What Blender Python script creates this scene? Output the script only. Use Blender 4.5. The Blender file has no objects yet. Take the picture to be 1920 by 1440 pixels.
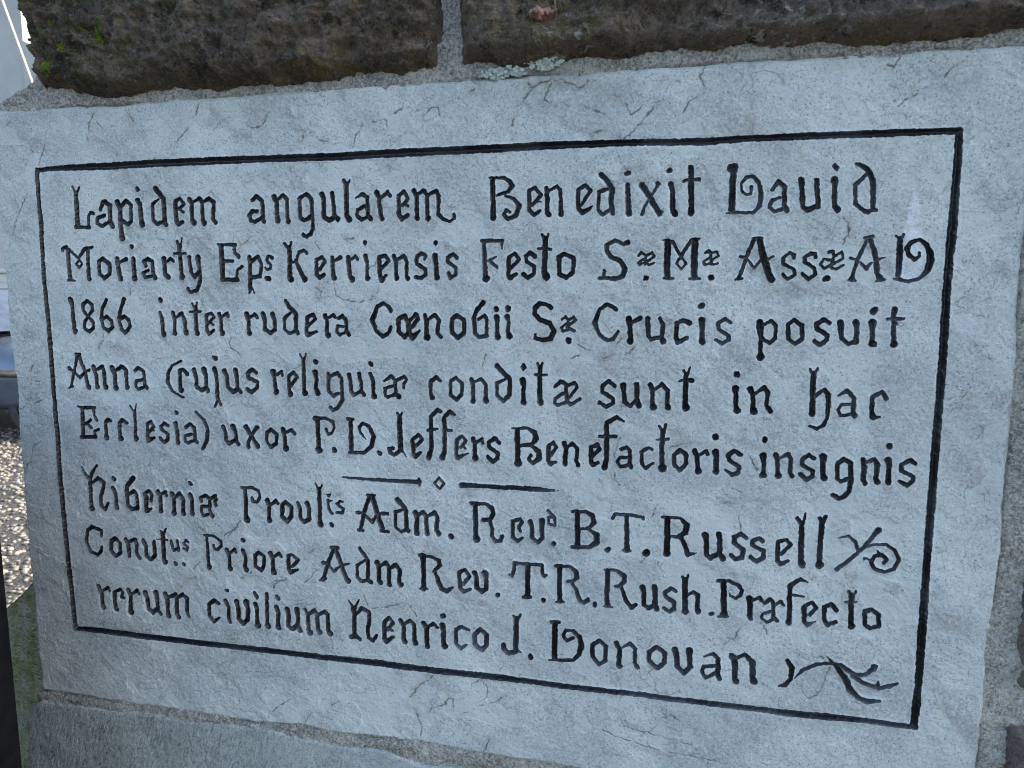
import bpy, bmesh, math
import numpy as np
from mathutils import Matrix, Vector

# ---------------------------------------------------------------- camera, world, sun, exposure
scene = bpy.context.scene
EYE = 1.30                       # eye height above the ground, metres
Z0 = EYE - 0.36903               # height of the lower border line of the inscription
cam_data = bpy.data.cameras.new("camera")
cam = bpy.data.objects.new("camera", cam_data)
scene.collection.objects.link(cam)
cam_data.sensor_fit = 'HORIZONTAL'
cam_data.sensor_width = 36.0
cam_data.lens = 24.430
cam_data.clip_start = 0.02
cam_data.clip_end = 500.0
right = Vector((0.978375, 0.206835, 0.001507))
up = Vector((-0.027605, 0.123350, 0.991979))
fwd = Vector((-0.204990, 0.970569, -0.126393))
cam.matrix_world = Matrix(((right.x, up.x, -fwd.x, 0.62610),
                           (right.y, up.y, -fwd.y, -0.61589),
                           (right.z, up.z, -fwd.z, EYE),
                           (0, 0, 0, 1)))
cam_data.dof.use_dof = True
cam_data.dof.focus_distance = 0.72
cam_data.dof.aperture_fstop = 16.0
scene.camera = cam

SUN_EL = 34.0                    # degrees
SUN_AZ = 73.0                    # degrees from +Y (behind the wall) towards +X
world = bpy.data.worlds.new("World")
scene.world = world
world.use_nodes = True
wn = world.node_tree.nodes
bg = wn["Background"]
sky = wn.new("ShaderNodeTexSky")
sky.sky_type = 'NISHITA'
sky.sun_disc = False
sky.sun_elevation = math.radians(SUN_EL)
sky.sun_rotation = math.radians(SUN_AZ)
sky.air_density = 1.0
sky.dust_density = 2.2
sky.ozone_density = 1.0
world.node_tree.links.new(sky.outputs["Color"], bg.inputs["Color"])
bg.inputs["Strength"].default_value = 0.15

sl = bpy.data.lights.new("sun", 'SUN')
sl.energy = 3.6
sl.angle = math.radians(0.5)
sl.color = (1.0, 0.93, 0.83)
sun = bpy.data.objects.new("sun", sl)
scene.collection.objects.link(sun)
e, a = math.radians(SUN_EL), math.radians(SUN_AZ)
to_sun = Vector((math.sin(a) * math.cos(e), math.cos(a) * math.cos(e), math.sin(e)))
sun.rotation_euler = to_sun.to_track_quat('Z', 'Y').to_euler()

scene.view_settings.view_transform = 'Standard'
scene.view_settings.look = 'None'
scene.view_settings.gamma = 1.0
scene.view_settings.use_curve_mapping = False
scene.view_settings.exposure = 2.12

scene.cycles.filter_width = 1.1

# ---------------------------------------------------------------- measured outlines and lettering on the slab plane
# outlines: metres from the lower left border corner; strokes: x,z,width in 0.1 mm
LETTERING = """
W Lapidem
404,4776,27 438,4709,37
486,4773,24 447,4714,39
443,4720,47 440,4605,60 434,4384,60
407,4375,40 579,4368,39
568,4376,37 572,4481,37 599,4518,37 631,4507,44
715,4543,44 751,4613,51 771,4620,51 829,4579,51 817,4432,52 838,4376,59
760,4482,44 679,4462,44 669,4413,44 725,4378,44 806,4419,44
913,4609,66 941,4560,56 933,4375,56 938,4276,57 940,4259,72 930,4232,14
968,4579,44 1011,4625,43 1065,4578,43 1055,4421,44 1018,4389,44 963,4426,44
1151,4622,61 1175,4576,56 1174,4424,56 1177,4392,78 1179,4365,13
1156,4757,13 1157,4732,55 1160,4705,13
1361,4731,57 1448,4633,57 1443,4473,58 1444,4397,58 1456,4386,58
1391,4626,23 1319,4583,43 1308,4432,43 1349,4388,43 1426,4406,43
1580,4592,52 1576,4406,52 1599,4378,52 1650,4401,40
1580,4600,38 1634,4628,37 1680,4574,37 1619,4528,38
1616,4533,33 1665,4494,33
1738,4615,54 1763,4572,49 1756,4413,50 1773,4393,64
1779,4587,35 1849,4622,47 1875,4585,47 1875,4410,47 1886,4389,64
1893,4584,35 1952,4620,46 2004,4582,46 1986,4419,47 2017,4386,44
W angularem
2416,4589,43 2461,4626,48 2521,4581,48 2522,4407,48 2530,4390,55
2460,4484,43 2411,4491,43 2380,4448,43 2388,4404,43 2431,4384,43 2511,4426,43
2645,4616,62 2669,4566,50 2673,4425,50 2674,4393,60 2677,4373,16
2686,4593,33 2737,4629,45 2775,4591,45 2779,4412,45 2783,4385,57
2908,4592,42 2909,4420,42 2950,4392,42 3011,4423,42
2904,4593,44 2978,4633,44 3030,4589,44 3038,4418,44 3037,4310,44 3017,4262,44 2968,4241,45 2933,4260,45
3136,4629,53 3154,4591,49 3154,4420,49 3207,4387,49 3255,4413,49
3241,4631,51 3256,4520,46 3257,4424,46 3293,4396,51
3359,4747,34 3383,4701,34
3417,4742,27 3389,4701,27
3384,4712,53 3385,4569,53 3384,4421,53 3407,4391,62 3412,4367,13
3476,4583,20 3541,4618,43 3592,4585,43 3591,4416,43 3621,4393,50
3561,4507,38 3490,4472,39 3483,4424,39 3529,4386,39 3581,4406,38
3684,4624,59 3706,4587,47 3718,4435,47 3734,4390,50
3729,4581,33 3787,4627,42 3815,4595,42
3897,4592,47 3896,4420,47 3924,4383,47 3986,4420,38
3899,4592,38 3951,4632,38 3989,4564,38 3932,4503,38
3943,4521,31 3990,4502,31
4041,4635,47 4068,4588,47 4074,4406,47 4076,4390,58
4079,4603,33 4141,4634,42 4171,4585,42 4171,4404,42 4178,4388,60
4190,4595,33 4257,4627,42 4278,4587,42 4274,4422,42 4314,4378,42 4385,4352,30 4427,4380,28 4421,4417,35
W Benedixit
4778,4717,49 4784,4539,49 4786,4394,49 4788,4383,66
4753,4727,26 4879,4721,30 4934,4688,42 4959,4649,53 4919,4598,38 4819,4569,26
4894,4561,24 4980,4534,36 5022,4475,53 4992,4390,47 4920,4362,39 4884,4402,34 4904,4440,32 4938,4425,30
5109,4597,40 5115,4435,40 5160,4391,40 5209,4425,36
5106,4602,34 5163,4626,34 5218,4561,34 5139,4477,34
5174,4505,22 5216,4504,22
5265,4621,40 5273,4526,46 5274,4412,46 5288,4393,52
5288,4600,28 5359,4632,38 5389,4599,38 5393,4504,38 5396,4395,52
5541,4594,41 5546,4444,41 5576,4401,41 5628,4428,41 5671,4460,11
5544,4603,37 5606,4634,37 5650,4586,37 5572,4467,29
5743,4716,53 5786,4670,49 5835,4595,49 5827,4493,49 5843,4395,49
5797,4596,35 5721,4572,35 5719,4421,35 5758,4383,35 5819,4419,35
5966,4623,48 5975,4415,49 5980,4387,60
5952,4720,40 5973,4726,40
6085,4620,56 6150,4522,48 6236,4381,54 6259,4395,26
6216,4630,44 6243,4624,15
6214,4620,32 6163,4521,26 6110,4440,27 6091,4380,36
6324,4622,51 6341,4562,45 6344,4416,46 6365,4379,59
6298,4727,40 6313,4735,49
6483,4750,52 6490,4628,49 6496,4447,49 6497,4383,61 6500,4356,13
6431,4642,32 6475,4658,22 6552,4651,37
W Dauid
6795,4757,29 6800,4730,57
6828,4738,80 6828,4707,55 6823,4591,57 6824,4403,58
6779,4370,14 6887,4376,33 6992,4370,33 7044,4429,40 7051,4531,44 7027,4616,38 6980,4665,33 6929,4659,25 6892,4607,27 6897,4553,25 6935,4515,25 6972,4529,27 6973,4582,31
7136,4549,33 7180,4616,40 7232,4575,40 7234,4429,40 7259,4384,45
7208,4490,23 7136,4465,33 7117,4414,33 7162,4375,33 7217,4394,33
7355,4619,54 7364,4566,43 7376,4416,43 7414,4382,43 7468,4407,43
7473,4615,48 7482,4510,41 7497,4403,41
7607,4613,60 7612,4559,44 7616,4419,45 7644,4379,54
7601,4724,41 7614,4711,49 7624,4689,19
7769,4735,33 7837,4698,44 7891,4611,47 7902,4499,44 7907,4386,44 7932,4372,31
7839,4647,35 7764,4572,35 7773,4424,35 7862,4354,35 7910,4377,35
W Moriarty
226,4145,38 241,4168,38 277,4174,45 300,4131,38
290,4142,51 292,3905,51 294,3860,51
273,3837,33 353,3832,19
302,4154,35 411,4063,35 500,4160,45 587,4172,34
530,4156,45 521,3882,53 528,3854,58
416,4074,30 418,4040,30 455,4006,30 411,3967,30 376,4007,30 418,4040,30
656,4027,50 650,3904,50 705,3856,50 769,3903,50 777,3998,50 702,4054,50 656,4027,50
866,4053,57 885,3880,52 896,3858,65 897,3833,14
889,4014,34 970,4046,49
1050,4051,54 1059,3891,54 1059,3857,70
1042,4194,14 1041,4172,56 1039,4148,14
1191,3980,44 1171,4022,44 1215,4050,44 1270,4022,44 1274,3901,44 1291,3862,59
1219,3934,36 1153,3907,36 1175,3862,36 1253,3879,36
1399,4048,56 1408,3900,51 1444,3867,61
1429,4020,33 1481,4047,41 1511,4025,41
1566,4220,35 1589,4149,48 1597,3899,48 1601,3872,70
1627,4254,21 1601,4149,38
1529,4099,33 1660,4097,28
1695,4061,48 1710,3909,48 1738,3866,48 1791,3909,48
1794,4055,67 1802,3985,45 1805,3833,45 1761,3735,46 1685,3718,38 1660,3755,43
W Eps.
2058,4165,61 2054,3848,62
2025,4181,28 2215,4171,39
2200,4163,37 2202,4099,37 2243,4061,47
2092,4020,37 2177,4019,37
2042,3843,42 2221,3837,47
2215,3842,35 2220,3928,35 2276,3965,35
2359,4055,49 2357,3895,49 2349,3746,49
2350,3756,27 2338,3713,28
2368,3767,23 2393,3711,23
2377,4012,42 2448,4059,41 2480,3980,41 2465,3874,42 2388,3861,42
2599,4044,39 2561,4064,32 2536,4027,32 2581,3979,32 2579,3947,32 2543,3932,32 2524,3953,32
2531,3852,53 2557,3849,53
W Kerriensis
2734,4177,38 2781,4129,34
2809,4186,29 2789,4129,29
2785,4140,48 2784,3998,55 2781,3862,55 2790,3843,72
2966,4089,43 2931,4112,36 2884,4092,36 2848,4008,36
2843,4019,38 2921,3861,50 2934,3840,69
2804,4000,27 2845,4006,27
3062,4017,45 3058,3892,45 3084,3855,45 3134,3883,45
3065,4022,38 3123,4048,38 3150,4006,38 3094,3931,38
3225,4041,42 3231,3870,45 3237,3852,61
3252,4015,31 3310,4041,49
3388,4045,51 3400,3870,47 3422,3839,65
3421,4024,31 3461,4055,37 3483,4026,37
3562,4054,53 3576,3982,35 3573,3869,42 3578,3848,60
3560,4204,12 3559,4178,50 3559,4150,12
3696,4032,46 3701,3868,46 3722,3838,66
3694,4042,39 3760,4057,39 3790,4011,39 3724,3942,39
3733,3848,33 3761,3876,32
3842,4051,50 3859,3990,43 3860,3868,43 3865,3847,57
3874,4020,30 3939,4050,41 3966,3999,41 3961,3867,41 3971,3847,54
4138,4013,27 4151,4053,40 4107,4073,41 4063,4038,41 4062,3978,41 4147,3927,41 4147,3877,41 4103,3847,41 4049,3859,41
4240,4047,60 4249,3957,45 4248,3871,45 4255,3856,65
4247,4191,12 4246,4164,53 4246,4136,12
4447,4027,40 4414,4063,40 4361,4028,40 4361,3991,40 4439,3935,40 4433,3875,40 4386,3845,40 4365,3891,40
W Festo
4677,4176,37 4871,4175,37
4863,4175,39 4863,4105,20
4697,4168,41 4704,4079,46 4711,3862,46 4716,3844,83
4742,4000,24 4812,4031,24
4755,3995,35 4822,3943,35
4929,4018,43 4926,3871,43 4939,3842,48 5000,3886,33
4929,4026,37 4985,4062,37 5020,4008,37 4942,3928,37
5166,4036,45 5126,4070,39 5083,4034,39 5088,3993,39 5161,3943,39 5157,3880,39 5102,3846,39 5061,3880,47
5229,4223,28 5256,4170,28
5286,4227,26 5264,4170,26
5259,4189,51 5257,4073,51 5252,3889,51 5267,3860,76 5269,3816,16
5190,4101,26 5314,4094,26
5382,4024,44 5428,4052,44 5514,4013,44 5506,3888,44 5445,3848,44 5384,3879,45 5382,4024,44
W Sæ
5975,4145,49 5943,4130,35 5871,4165,37 5800,4124,45 5796,4077,45 5831,4029,45 5917,3990,45 5959,3924,51 5939,3857,45 5873,3838,46 5781,3846,36 5738,3839,34
5782,3910,34 5772,3846,34
6066,4027,25 6090,4059,25 6128,4035,25 6128,3955,25
6115,4003,23 6069,3970,23 6084,3951,23 6127,3974,23
6135,4026,25 6179,4058,25 6203,4025,25 6144,3986,25
6133,3974,25 6156,3951,25 6200,3969,25
6120,3823,21 6136,3839,55
W Mæ
6312,4147,58 6312,4015,59 6313,3874,59
6269,4161,20 6350,4150,30
6288,3836,28 6366,3835,28
6320,3860,53 6321,3843,46
6352,4143,30 6426,4021,30
6504,4155,32 6426,4021,32
6538,4151,61 6536,4013,61 6538,3873,61
6506,4162,27 6574,4166,20
6501,3833,29 6583,3831,29
6541,3859,52 6542,3842,52
6426,4017,25 6473,3961,24 6430,3912,25 6389,3962,25 6426,4017,25
6623,4052,29 6650,4065,29 6668,4046,29 6678,3955,29
6662,4011,24 6610,3977,24 6624,3948,24 6672,3963,24
6674,4046,23 6715,4056,23 6733,4025,23 6683,3990,23
6677,3963,21 6698,3949,21 6731,3964,21
6675,3843,55 6678,3843,55
W Assæ.
7011,4151,39 6963,4029,32 6916,3878,33 6901,3834,41
6875,3827,26 6931,3833,25
7053,4151,51 7081,4041,59 7141,3870,59 7163,3826,65
7002,4165,27 7076,4164,26
6911,4011,33 6945,4007,22
6970,3988,20 7024,3922,32 7072,3982,19
7126,3992,22 7174,4013,22
7331,4002,32 7337,4025,32 7296,4043,32 7247,3999,32 7250,3952,32 7335,3910,32 7345,3863,32 7287,3827,32 7251,3870,32
7500,4003,33 7493,4032,33 7454,4037,33 7414,4004,33 7419,3964,33 7492,3916,33 7506,3869,33 7452,3827,33 7406,3869,33
7597,4041,29 7624,4052,29 7636,4015,29 7624,3942,29
7603,3982,24 7564,3989,25 7541,3949,25 7569,3912,25 7618,3942,24
7649,4015,24 7697,4045,24 7710,3995,24 7643,3954,24
7619,3922,25 7658,3907,24 7713,3941,24
7577,3824,43 7598,3835,54
W AD
7876,4138,33 7820,3987,34 7789,3867,34 7782,3827,49
7761,3819,24 7808,3814,24
7900,4138,43 7930,4065,43 7957,3966,43 7973,3866,43 7991,3833,53
7969,3811,21 8019,3821,35
7859,4155,31 7917,4163,31
7763,3998,26 7804,3982,26
7837,3960,20 7887,3907,38 7924,3960,20
7966,3982,32 8023,3997,13
8091,4168,24 8123,4132,24
8147,4179,21 8126,4135,21
8121,4145,45 8126,3997,52 8125,3852,45
8093,3826,17 8130,3825,31 8198,3806,31 8282,3825,30 8338,3891,48 8353,3969,61 8345,4034,54 8317,4093,42 8261,4132,31 8202,4113,38 8175,4069,41 8196,4010,34 8235,3977,32 8271,4003,28 8267,4034,29
W 1866
278,3637,70 292,3577,51 295,3347,52 299,3315,68 298,3280,17
476,3629,43 533,3590,43 535,3533,43 476,3469,43 420,3532,43 426,3589,43 476,3629,43
476,3469,43 531,3407,43 526,3349,43 475,3309,43 418,3348,43 433,3417,43 476,3469,43
711,3638,48 657,3556,43 628,3442,43 646,3351,43 704,3319,43 754,3363,43 747,3432,43 697,3471,43 648,3444,43
919,3642,52 876,3557,45 840,3444,45 858,3342,45 908,3303,45 966,3366,45 958,3434,45 908,3473,45 853,3444,45
W inter
1327,3515,39 1348,3448,47 1346,3325,47 1353,3300,70
1344,3660,26 1342,3640,62 1345,3617,26
1473,3510,54 1493,3427,46 1486,3327,47 1489,3310,64
1509,3466,34 1575,3511,46 1608,3439,46 1608,3339,46 1616,3317,64
1698,3605,28 1725,3551,28
1751,3614,26 1735,3551,26
1729,3567,51 1733,3429,51 1733,3330,51 1740,3313,66
1670,3525,28 1789,3529,28
1853,3485,43 1852,3331,43 1869,3304,43 1931,3345,31
1849,3491,36 1907,3513,36 1935,3470,36 1876,3411,36
1895,3422,31 1924,3396,31
1992,3503,50 2013,3432,45 2007,3333,46 2019,3319,68
2022,3476,38 2085,3514,38 2096,3478,40
W rudera
2297,3505,62 2314,3445,45 2312,3337,45 2318,3320,64
2337,3473,33 2387,3506,40 2410,3473,40
2477,3506,59 2492,3436,47 2488,3360,47 2546,3320,47 2598,3356,47
2579,3507,56 2600,3448,44 2596,3351,44
2727,3636,41 2759,3578,51 2827,3514,51 2821,3353,51 2837,3327,51
2769,3519,30 2707,3465,37 2697,3363,37 2754,3322,37 2809,3348,37
2942,3472,43 2932,3344,44 2938,3310,56 3036,3343,32
2943,3481,39 3008,3505,39 3026,3468,39 2951,3390,39
3128,3495,55 3150,3442,43 3144,3336,43 3154,3309,67
3162,3469,29 3215,3506,38 3234,3483,38
3265,3470,36 3312,3496,43 3350,3454,43 3347,3349,43 3374,3318,47
3314,3396,34 3257,3396,34 3244,3348,34 3271,3311,34 3329,3333,34
W Cœnobii
3802,3543,42 3787,3577,42 3732,3615,42 3665,3582,42 3617,3457,61 3648,3363,42 3719,3303,42 3781,3344,42 3799,3391,42
3878,3469,48 3876,3355,49 3930,3304,49 3974,3341,48 3965,3450,48 3939,3501,48 3878,3469,48
3976,3450,46 3988,3326,46 4012,3300,60 4084,3363,26
3993,3460,35 4048,3517,44 4072,3473,44 4002,3390,44
4135,3507,43 4152,3451,48 4148,3328,48 4153,3307,73
4172,3472,32 4231,3508,43 4268,3463,43 4256,3350,43 4293,3309,43
4395,3474,45 4395,3351,45 4454,3301,45 4512,3353,45 4513,3465,45 4445,3505,45 4395,3474,45
4692,3627,51 4624,3546,42 4605,3496,42 4612,3354,43 4649,3314,43 4728,3323,42
4645,3476,31 4702,3507,40 4728,3467,40 4722,3325,40
4816,3495,59 4821,3447,44 4819,3347,44 4826,3316,64 4826,3286,12
4814,3571,51 4814,3565,51
4912,3500,55 4930,3458,38 4919,3358,42 4935,3323,64
4922,3578,55 4922,3563,55
W Sæ
5314,3582,45 5269,3611,41 5208,3619,47 5168,3581,48 5169,3522,48 5209,3478,48 5300,3444,47 5341,3375,47 5311,3305,48 5241,3292,41 5172,3308,37
5175,3345,29 5175,3303,29
5415,3482,30 5444,3504,30 5469,3475,30 5462,3386,30
5450,3440,28 5410,3405,28 5421,3371,28 5460,3391,28
5474,3475,30 5518,3500,30 5539,3476,30 5470,3424,30
5460,3406,32 5525,3377,32
5473,3300,54 5474,3286,54
W Crucis
5889,3570,38 5858,3594,38 5810,3618,38 5743,3565,38 5703,3448,49 5746,3351,38 5816,3298,38 5873,3313,38 5913,3382,26
6000,3489,60 6011,3422,48 6018,3325,48 6018,3298,69
6034,3465,36 6095,3498,48
6161,3491,51 6170,3346,40 6194,3313,40 6260,3333,39
6265,3496,33 6292,3444,43 6283,3329,43 6296,3300,60
6517,3460,45 6456,3484,41 6406,3455,41 6405,3330,41 6425,3292,51 6500,3336,31
6613,3485,66 6621,3400,46 6621,3324,47 6626,3300,62
6600,3603,50 6613,3609,54
6851,3459,26 6808,3496,36 6751,3458,36 6753,3406,36 6837,3355,36 6838,3318,36 6785,3288,36 6733,3321,29
W posuit
7086,3466,63 7100,3340,42 7101,3209,42 7103,3181,73
7117,3448,28 7178,3481,35 7215,3444,35 7215,3342,36 7173,3299,36 7121,3326,36
7311,3454,39 7361,3491,39 7424,3446,39 7430,3335,39 7371,3293,39 7317,3334,39 7311,3454,39
7630,3466,38 7590,3498,38 7532,3456,39 7538,3420,39 7622,3370,39 7620,3329,39 7567,3287,39 7526,3318,39
7715,3472,57 7730,3349,38 7784,3295,38 7850,3323,38
7837,3473,58 7846,3423,42 7846,3314,42
7958,3474,69 7966,3416,41 7967,3334,40 7973,3305,69
7961,3564,56 7973,3578,56
8117,3578,54 8112,3534,41 8125,3327,41 8129,3302,65
8072,3508,28 8188,3509,28
8118,3467,47 8133,3467,37
W Anna
303,3065,47 256,2917,36 197,2727,36
167,2712,23 218,2730,34
321,3062,49 377,2897,49 404,2733,49 419,2728,63
284,3075,33 336,3075,33
187,2922,47 239,2888,33 309,2827,39 391,2895,33 440,2912,36
490,2946,57 516,2854,49 514,2748,49 520,2739,65
535,2918,36 599,2949,49 614,2891,49 609,2751,49 617,2733,65
712,2940,62 739,2859,51 737,2754,51 740,2733,70
750,2912,38 827,2954,48 877,2915,48 874,2758,48 879,2741,67
983,2917,45 1025,2947,45 1088,2908,45 1090,2764,45 1115,2742,51
1062,2821,38 988,2808,38 983,2750,38 1008,2722,38 1089,2747,38
W (Crujus
1536,3026,34 1431,2979,29 1373,2887,45 1367,2807,45 1413,2716,29 1543,2652,29
1514,2930,50 1511,2748,50 1519,2733,73
1517,2930,44 1556,2942,44 1598,2898,52
1677,2939,57 1703,2850,49 1698,2770,49 1746,2732,49 1805,2762,49
1791,2948,64 1812,2875,46 1811,2762,47 1822,2734,62
1910,2950,61 1932,2889,49 1931,2653,49
1933,2653,31 1898,2572,31
1937,2653,36 1961,2592,36
1914,3068,46 1927,3064,56
2022,2936,63 2052,2881,48 2050,2780,49 2109,2728,49 2167,2761,48
2146,2945,61 2160,2862,48 2158,2772,48 2190,2728,48
2368,2928,45 2325,2960,45 2280,2920,45 2278,2876,46 2379,2834,45 2370,2778,45 2307,2732,46 2266,2764,46
W reliquiae
2553,2943,67 2564,2883,47 2571,2762,48 2576,2746,72
2587,2911,33 2643,2946,42 2653,2910,42
2722,2898,45 2724,2756,45 2735,2725,69
2725,2907,40 2780,2944,40 2814,2895,40 2745,2809,40
2852,3121,25 2882,3060,25
2917,3126,25 2891,3060,25
2886,3071,44 2886,2924,44 2886,2771,44 2890,2744,69
3006,2949,66 3019,2884,46 3004,2797,47 3026,2748,63
3008,3057,46 3017,3047,56
3144,2936,44 3144,2768,42 3194,2721,42 3242,2749,41
3154,2909,34 3242,2946,44 3281,2902,44 3286,2686,44 3237,2608,44 3178,2584,44 3161,2608,44
3363,2931,55 3378,2872,43 3376,2786,43 3403,2738,43 3461,2767,43
3466,2944,43 3486,2854,43 3484,2778,43 3506,2747,50
3585,2942,50 3606,2889,43 3609,2761,43 3616,2731,62
3584,3048,45 3593,3040,54
3724,2882,33 3787,2931,40 3831,2895,40 3834,2768,40 3861,2737,59
3801,2836,36 3725,2812,36 3727,2743,36 3749,2728,36 3833,2757,36
3842,2895,36 3926,2929,35 3947,2898,35 3915,2855,35 3918,2821,35
W conditae
4276,2904,37 4233,2934,42 4178,2885,42 4181,2759,42 4192,2737,62
4376,2901,39 4427,2934,39 4487,2883,39 4484,2779,39 4430,2725,39 4377,2765,39 4376,2901,39
4576,2922,43 4592,2866,43 4591,2741,43 4593,2720,59
4603,2895,30 4666,2924,41 4713,2879,41 4713,2766,41 4713,2724,59
4819,3051,54 4892,2976,47 4938,2937,47 4939,2783,47 4881,2730,43
4897,2931,29 4819,2893,38 4818,2779,38 4881,2730,38
5057,2925,66 5068,2869,44 5066,2756,45 5068,2726,64
5065,3067,33 5065,3044,55 5059,3021,27
5195,3085,25 5217,3035,25
5240,3084,25 5222,3035,25
5218,3050,44 5216,2883,51 5222,2751,51 5225,2726,62
5172,2976,29 5280,2979,29
5354,2875,31 5409,2924,39 5454,2900,39 5468,2739,40
5445,2822,35 5360,2766,35 5355,2725,35 5380,2706,35 5461,2734,35
5474,2890,33 5539,2917,33 5554,2873,33 5481,2778,33
5468,2749,37 5496,2715,37 5581,2768,37
W sunt
5891,2892,39 5836,2937,39 5778,2891,39 5779,2841,39 5878,2784,39 5881,2745,39 5821,2708,39 5756,2745,39
5963,2901,61 5969,2847,43 5979,2758,43 6030,2720,43 6078,2769,42
6079,2914,51 6087,2791,44 6103,2727,57
6199,2913,52 6217,2864,42 6223,2746,42 6228,2719,67
6238,2875,32 6299,2925,40 6350,2868,40 6346,2750,40 6357,2721,60
6479,3047,29 6496,3004,29
6529,3082,17 6508,3004,35
6498,3018,41 6499,2892,48 6500,2756,48 6508,2722,68
6439,2954,17 6477,2962,27
6533,2964,41 6556,2965,41
W in
6912,2906,62 6918,2849,43 6922,2753,43 6933,2716,67
6920,3031,50 6923,3019,50
7034,2900,58 7059,2853,42 7066,2748,42 7071,2710,68
7081,2868,28 7146,2918,42 7179,2876,38 7171,2761,38 7204,2719,48
W hac
7502,3087,26 7528,3032,26
7563,3088,26 7541,3032,26
7534,3046,49 7535,2859,49 7535,2736,49 7537,2710,61
7566,2862,34 7625,2919,33 7658,2872,45 7660,2674,34 7629,2607,34 7578,2581,34 7527,2598,28
7734,2863,20 7802,2912,41 7857,2850,41 7856,2729,41 7874,2701,45
7830,2798,29 7762,2791,29 7741,2743,30 7763,2697,30 7845,2714,29
8102,2853,44 8069,2908,38 7996,2864,38 8000,2734,39 8011,2699,57
8023,2698,35 8059,2699,20
W Ecclesia)
252,2521,23 312,2505,42 467,2511,42
315,2500,50 303,2290,50 298,2194,50
453,2504,44 456,2427,36 483,2379,47
335,2331,36 410,2375,36
350,2344,39 411,2291,39
277,2186,45 454,2198,45
447,2203,36 445,2258,36 498,2284,36
656,2376,39 621,2390,47 588,2355,47 587,2230,47 591,2197,69
844,2360,41 790,2393,46 757,2356,47 755,2214,47 763,2197,74
896,2547,28 940,2475,28
973,2566,22 951,2481,22
947,2487,46 945,2317,46 940,2222,46 946,2201,68
1091,2358,43 1086,2217,43 1095,2188,54 1166,2220,38
1094,2364,38 1136,2389,38 1165,2337,38 1108,2274,38
1130,2307,27 1165,2294,27
1337,2354,43 1293,2381,43 1251,2343,43 1255,2312,43 1330,2263,43 1320,2204,43 1278,2173,43 1239,2218,43
1430,2377,61 1441,2314,48 1437,2197,48 1442,2184,61
1438,2501,40 1450,2490,50
1544,2345,42 1598,2384,42 1647,2346,42 1648,2219,42 1669,2196,42
1608,2278,37 1531,2254,37 1528,2202,37 1559,2180,37 1638,2212,37
1676,2508,32 1761,2431,42 1799,2329,47 1786,2225,47 1723,2129,40
W uxor
1973,2367,54 2001,2311,44 1997,2237,44 2033,2198,44 2095,2229,44
2080,2377,62 2111,2316,44 2115,2219,44 2133,2197,52
2227,2377,59 2293,2284,46 2349,2184,59
2353,2377,51 2287,2295,39 2246,2214,39 2249,2174,52
2458,2325,43 2505,2364,43 2566,2318,43 2560,2228,43 2497,2180,43 2456,2235,43 2458,2325,43
2639,2366,65 2654,2300,43 2653,2198,43 2661,2179,73 2662,2154,13
2668,2334,31 2729,2370,40 2760,2332,45
W P.
2987,2497,47 3103,2501,32 3178,2466,37 3193,2411,32 3162,2355,32 3121,2344,32 3105,2391,40
3018,2487,52 3017,2349,52 3016,2210,52 3016,2182,79
3181,2201,45 3186,2185,62
W D.
3333,2500,39 3391,2503,34
3364,2495,49 3362,2309,49 3361,2188,49
3343,2168,39 3500,2176,37 3570,2242,49 3596,2341,51 3552,2437,44 3490,2467,34 3449,2422,37 3459,2368,30 3511,2313,18
3647,2185,44 3660,2177,56
W Jeffers
3844,2578,31 3864,2530,31
3889,2585,26 3871,2531,27
3865,2546,54 3864,2439,55 3867,2331,55 3873,2223,55
3876,2229,36 3928,2159,15
3865,2212,43 3808,2171,41 3763,2196,43 3758,2229,43 3795,2236,43
3989,2317,45 4003,2177,45 4016,2162,59 4073,2205,36
3991,2326,38 4053,2377,38 4091,2330,38 4029,2268,38
4274,2608,37 4244,2621,44 4175,2552,44 4177,2401,45 4178,2240,45 4150,2158,59
4148,2423,40 4242,2441,24
4409,2584,33 4363,2612,46 4308,2549,46 4310,2406,47 4310,2236,47 4284,2170,65
4323,2433,33 4383,2433,33
4429,2337,42 4425,2198,42 4433,2172,51 4541,2220,19
4431,2346,37 4480,2382,37 4518,2341,37 4469,2278,37
4485,2290,28 4514,2265,28
4588,2363,48 4604,2313,42 4603,2207,42 4608,2178,64
4620,2330,35 4673,2364,35 4681,2327,35
4838,2340,46 4801,2380,43 4743,2336,44 4742,2293,44 4827,2234,44 4822,2186,44 4779,2153,44 4729,2198,44
W Benefactoris
4964,2478,19 5104,2485,32 5172,2443,51 5188,2392,58 5147,2335,43 5037,2318,32
5011,2465,54 5014,2332,54 5017,2175,54 5017,2156,83
5147,2318,32 5214,2267,56 5215,2206,54 5158,2156,39 5119,2191,39 5139,2232,39
5301,2325,47 5302,2190,47 5320,2162,51 5369,2183,36
5301,2333,38 5347,2363,38 5373,2318,38 5328,2246,38
5444,2357,51 5465,2312,47 5456,2198,47 5456,2167,53
5475,2321,31 5520,2361,42 5566,2317,42 5557,2203,42 5575,2163,51
5688,2325,44 5690,2191,44 5708,2167,44 5757,2195,35
5690,2335,42 5748,2361,42 5768,2318,42 5705,2252,42
5972,2585,28 5911,2616,43 5828,2567,47 5824,2503,48 5829,2362,48 5830,2219,48 5813,2152,59
5763,2437,35 5907,2441,35
5956,2325,37 6005,2350,37 6035,2321,37 6037,2199,37 6050,2169,43
6012,2254,33 5948,2251,33 5927,2214,33 5955,2164,33 6028,2189,33
6227,2340,36 6194,2354,37 6137,2311,37 6145,2205,37 6175,2166,37 6241,2220,24
6288,2553,28 6313,2499,28
6344,2567,30 6325,2504,30
6318,2509,46 6312,2364,47 6317,2214,47 6322,2176,82 6316,2143,16
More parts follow.
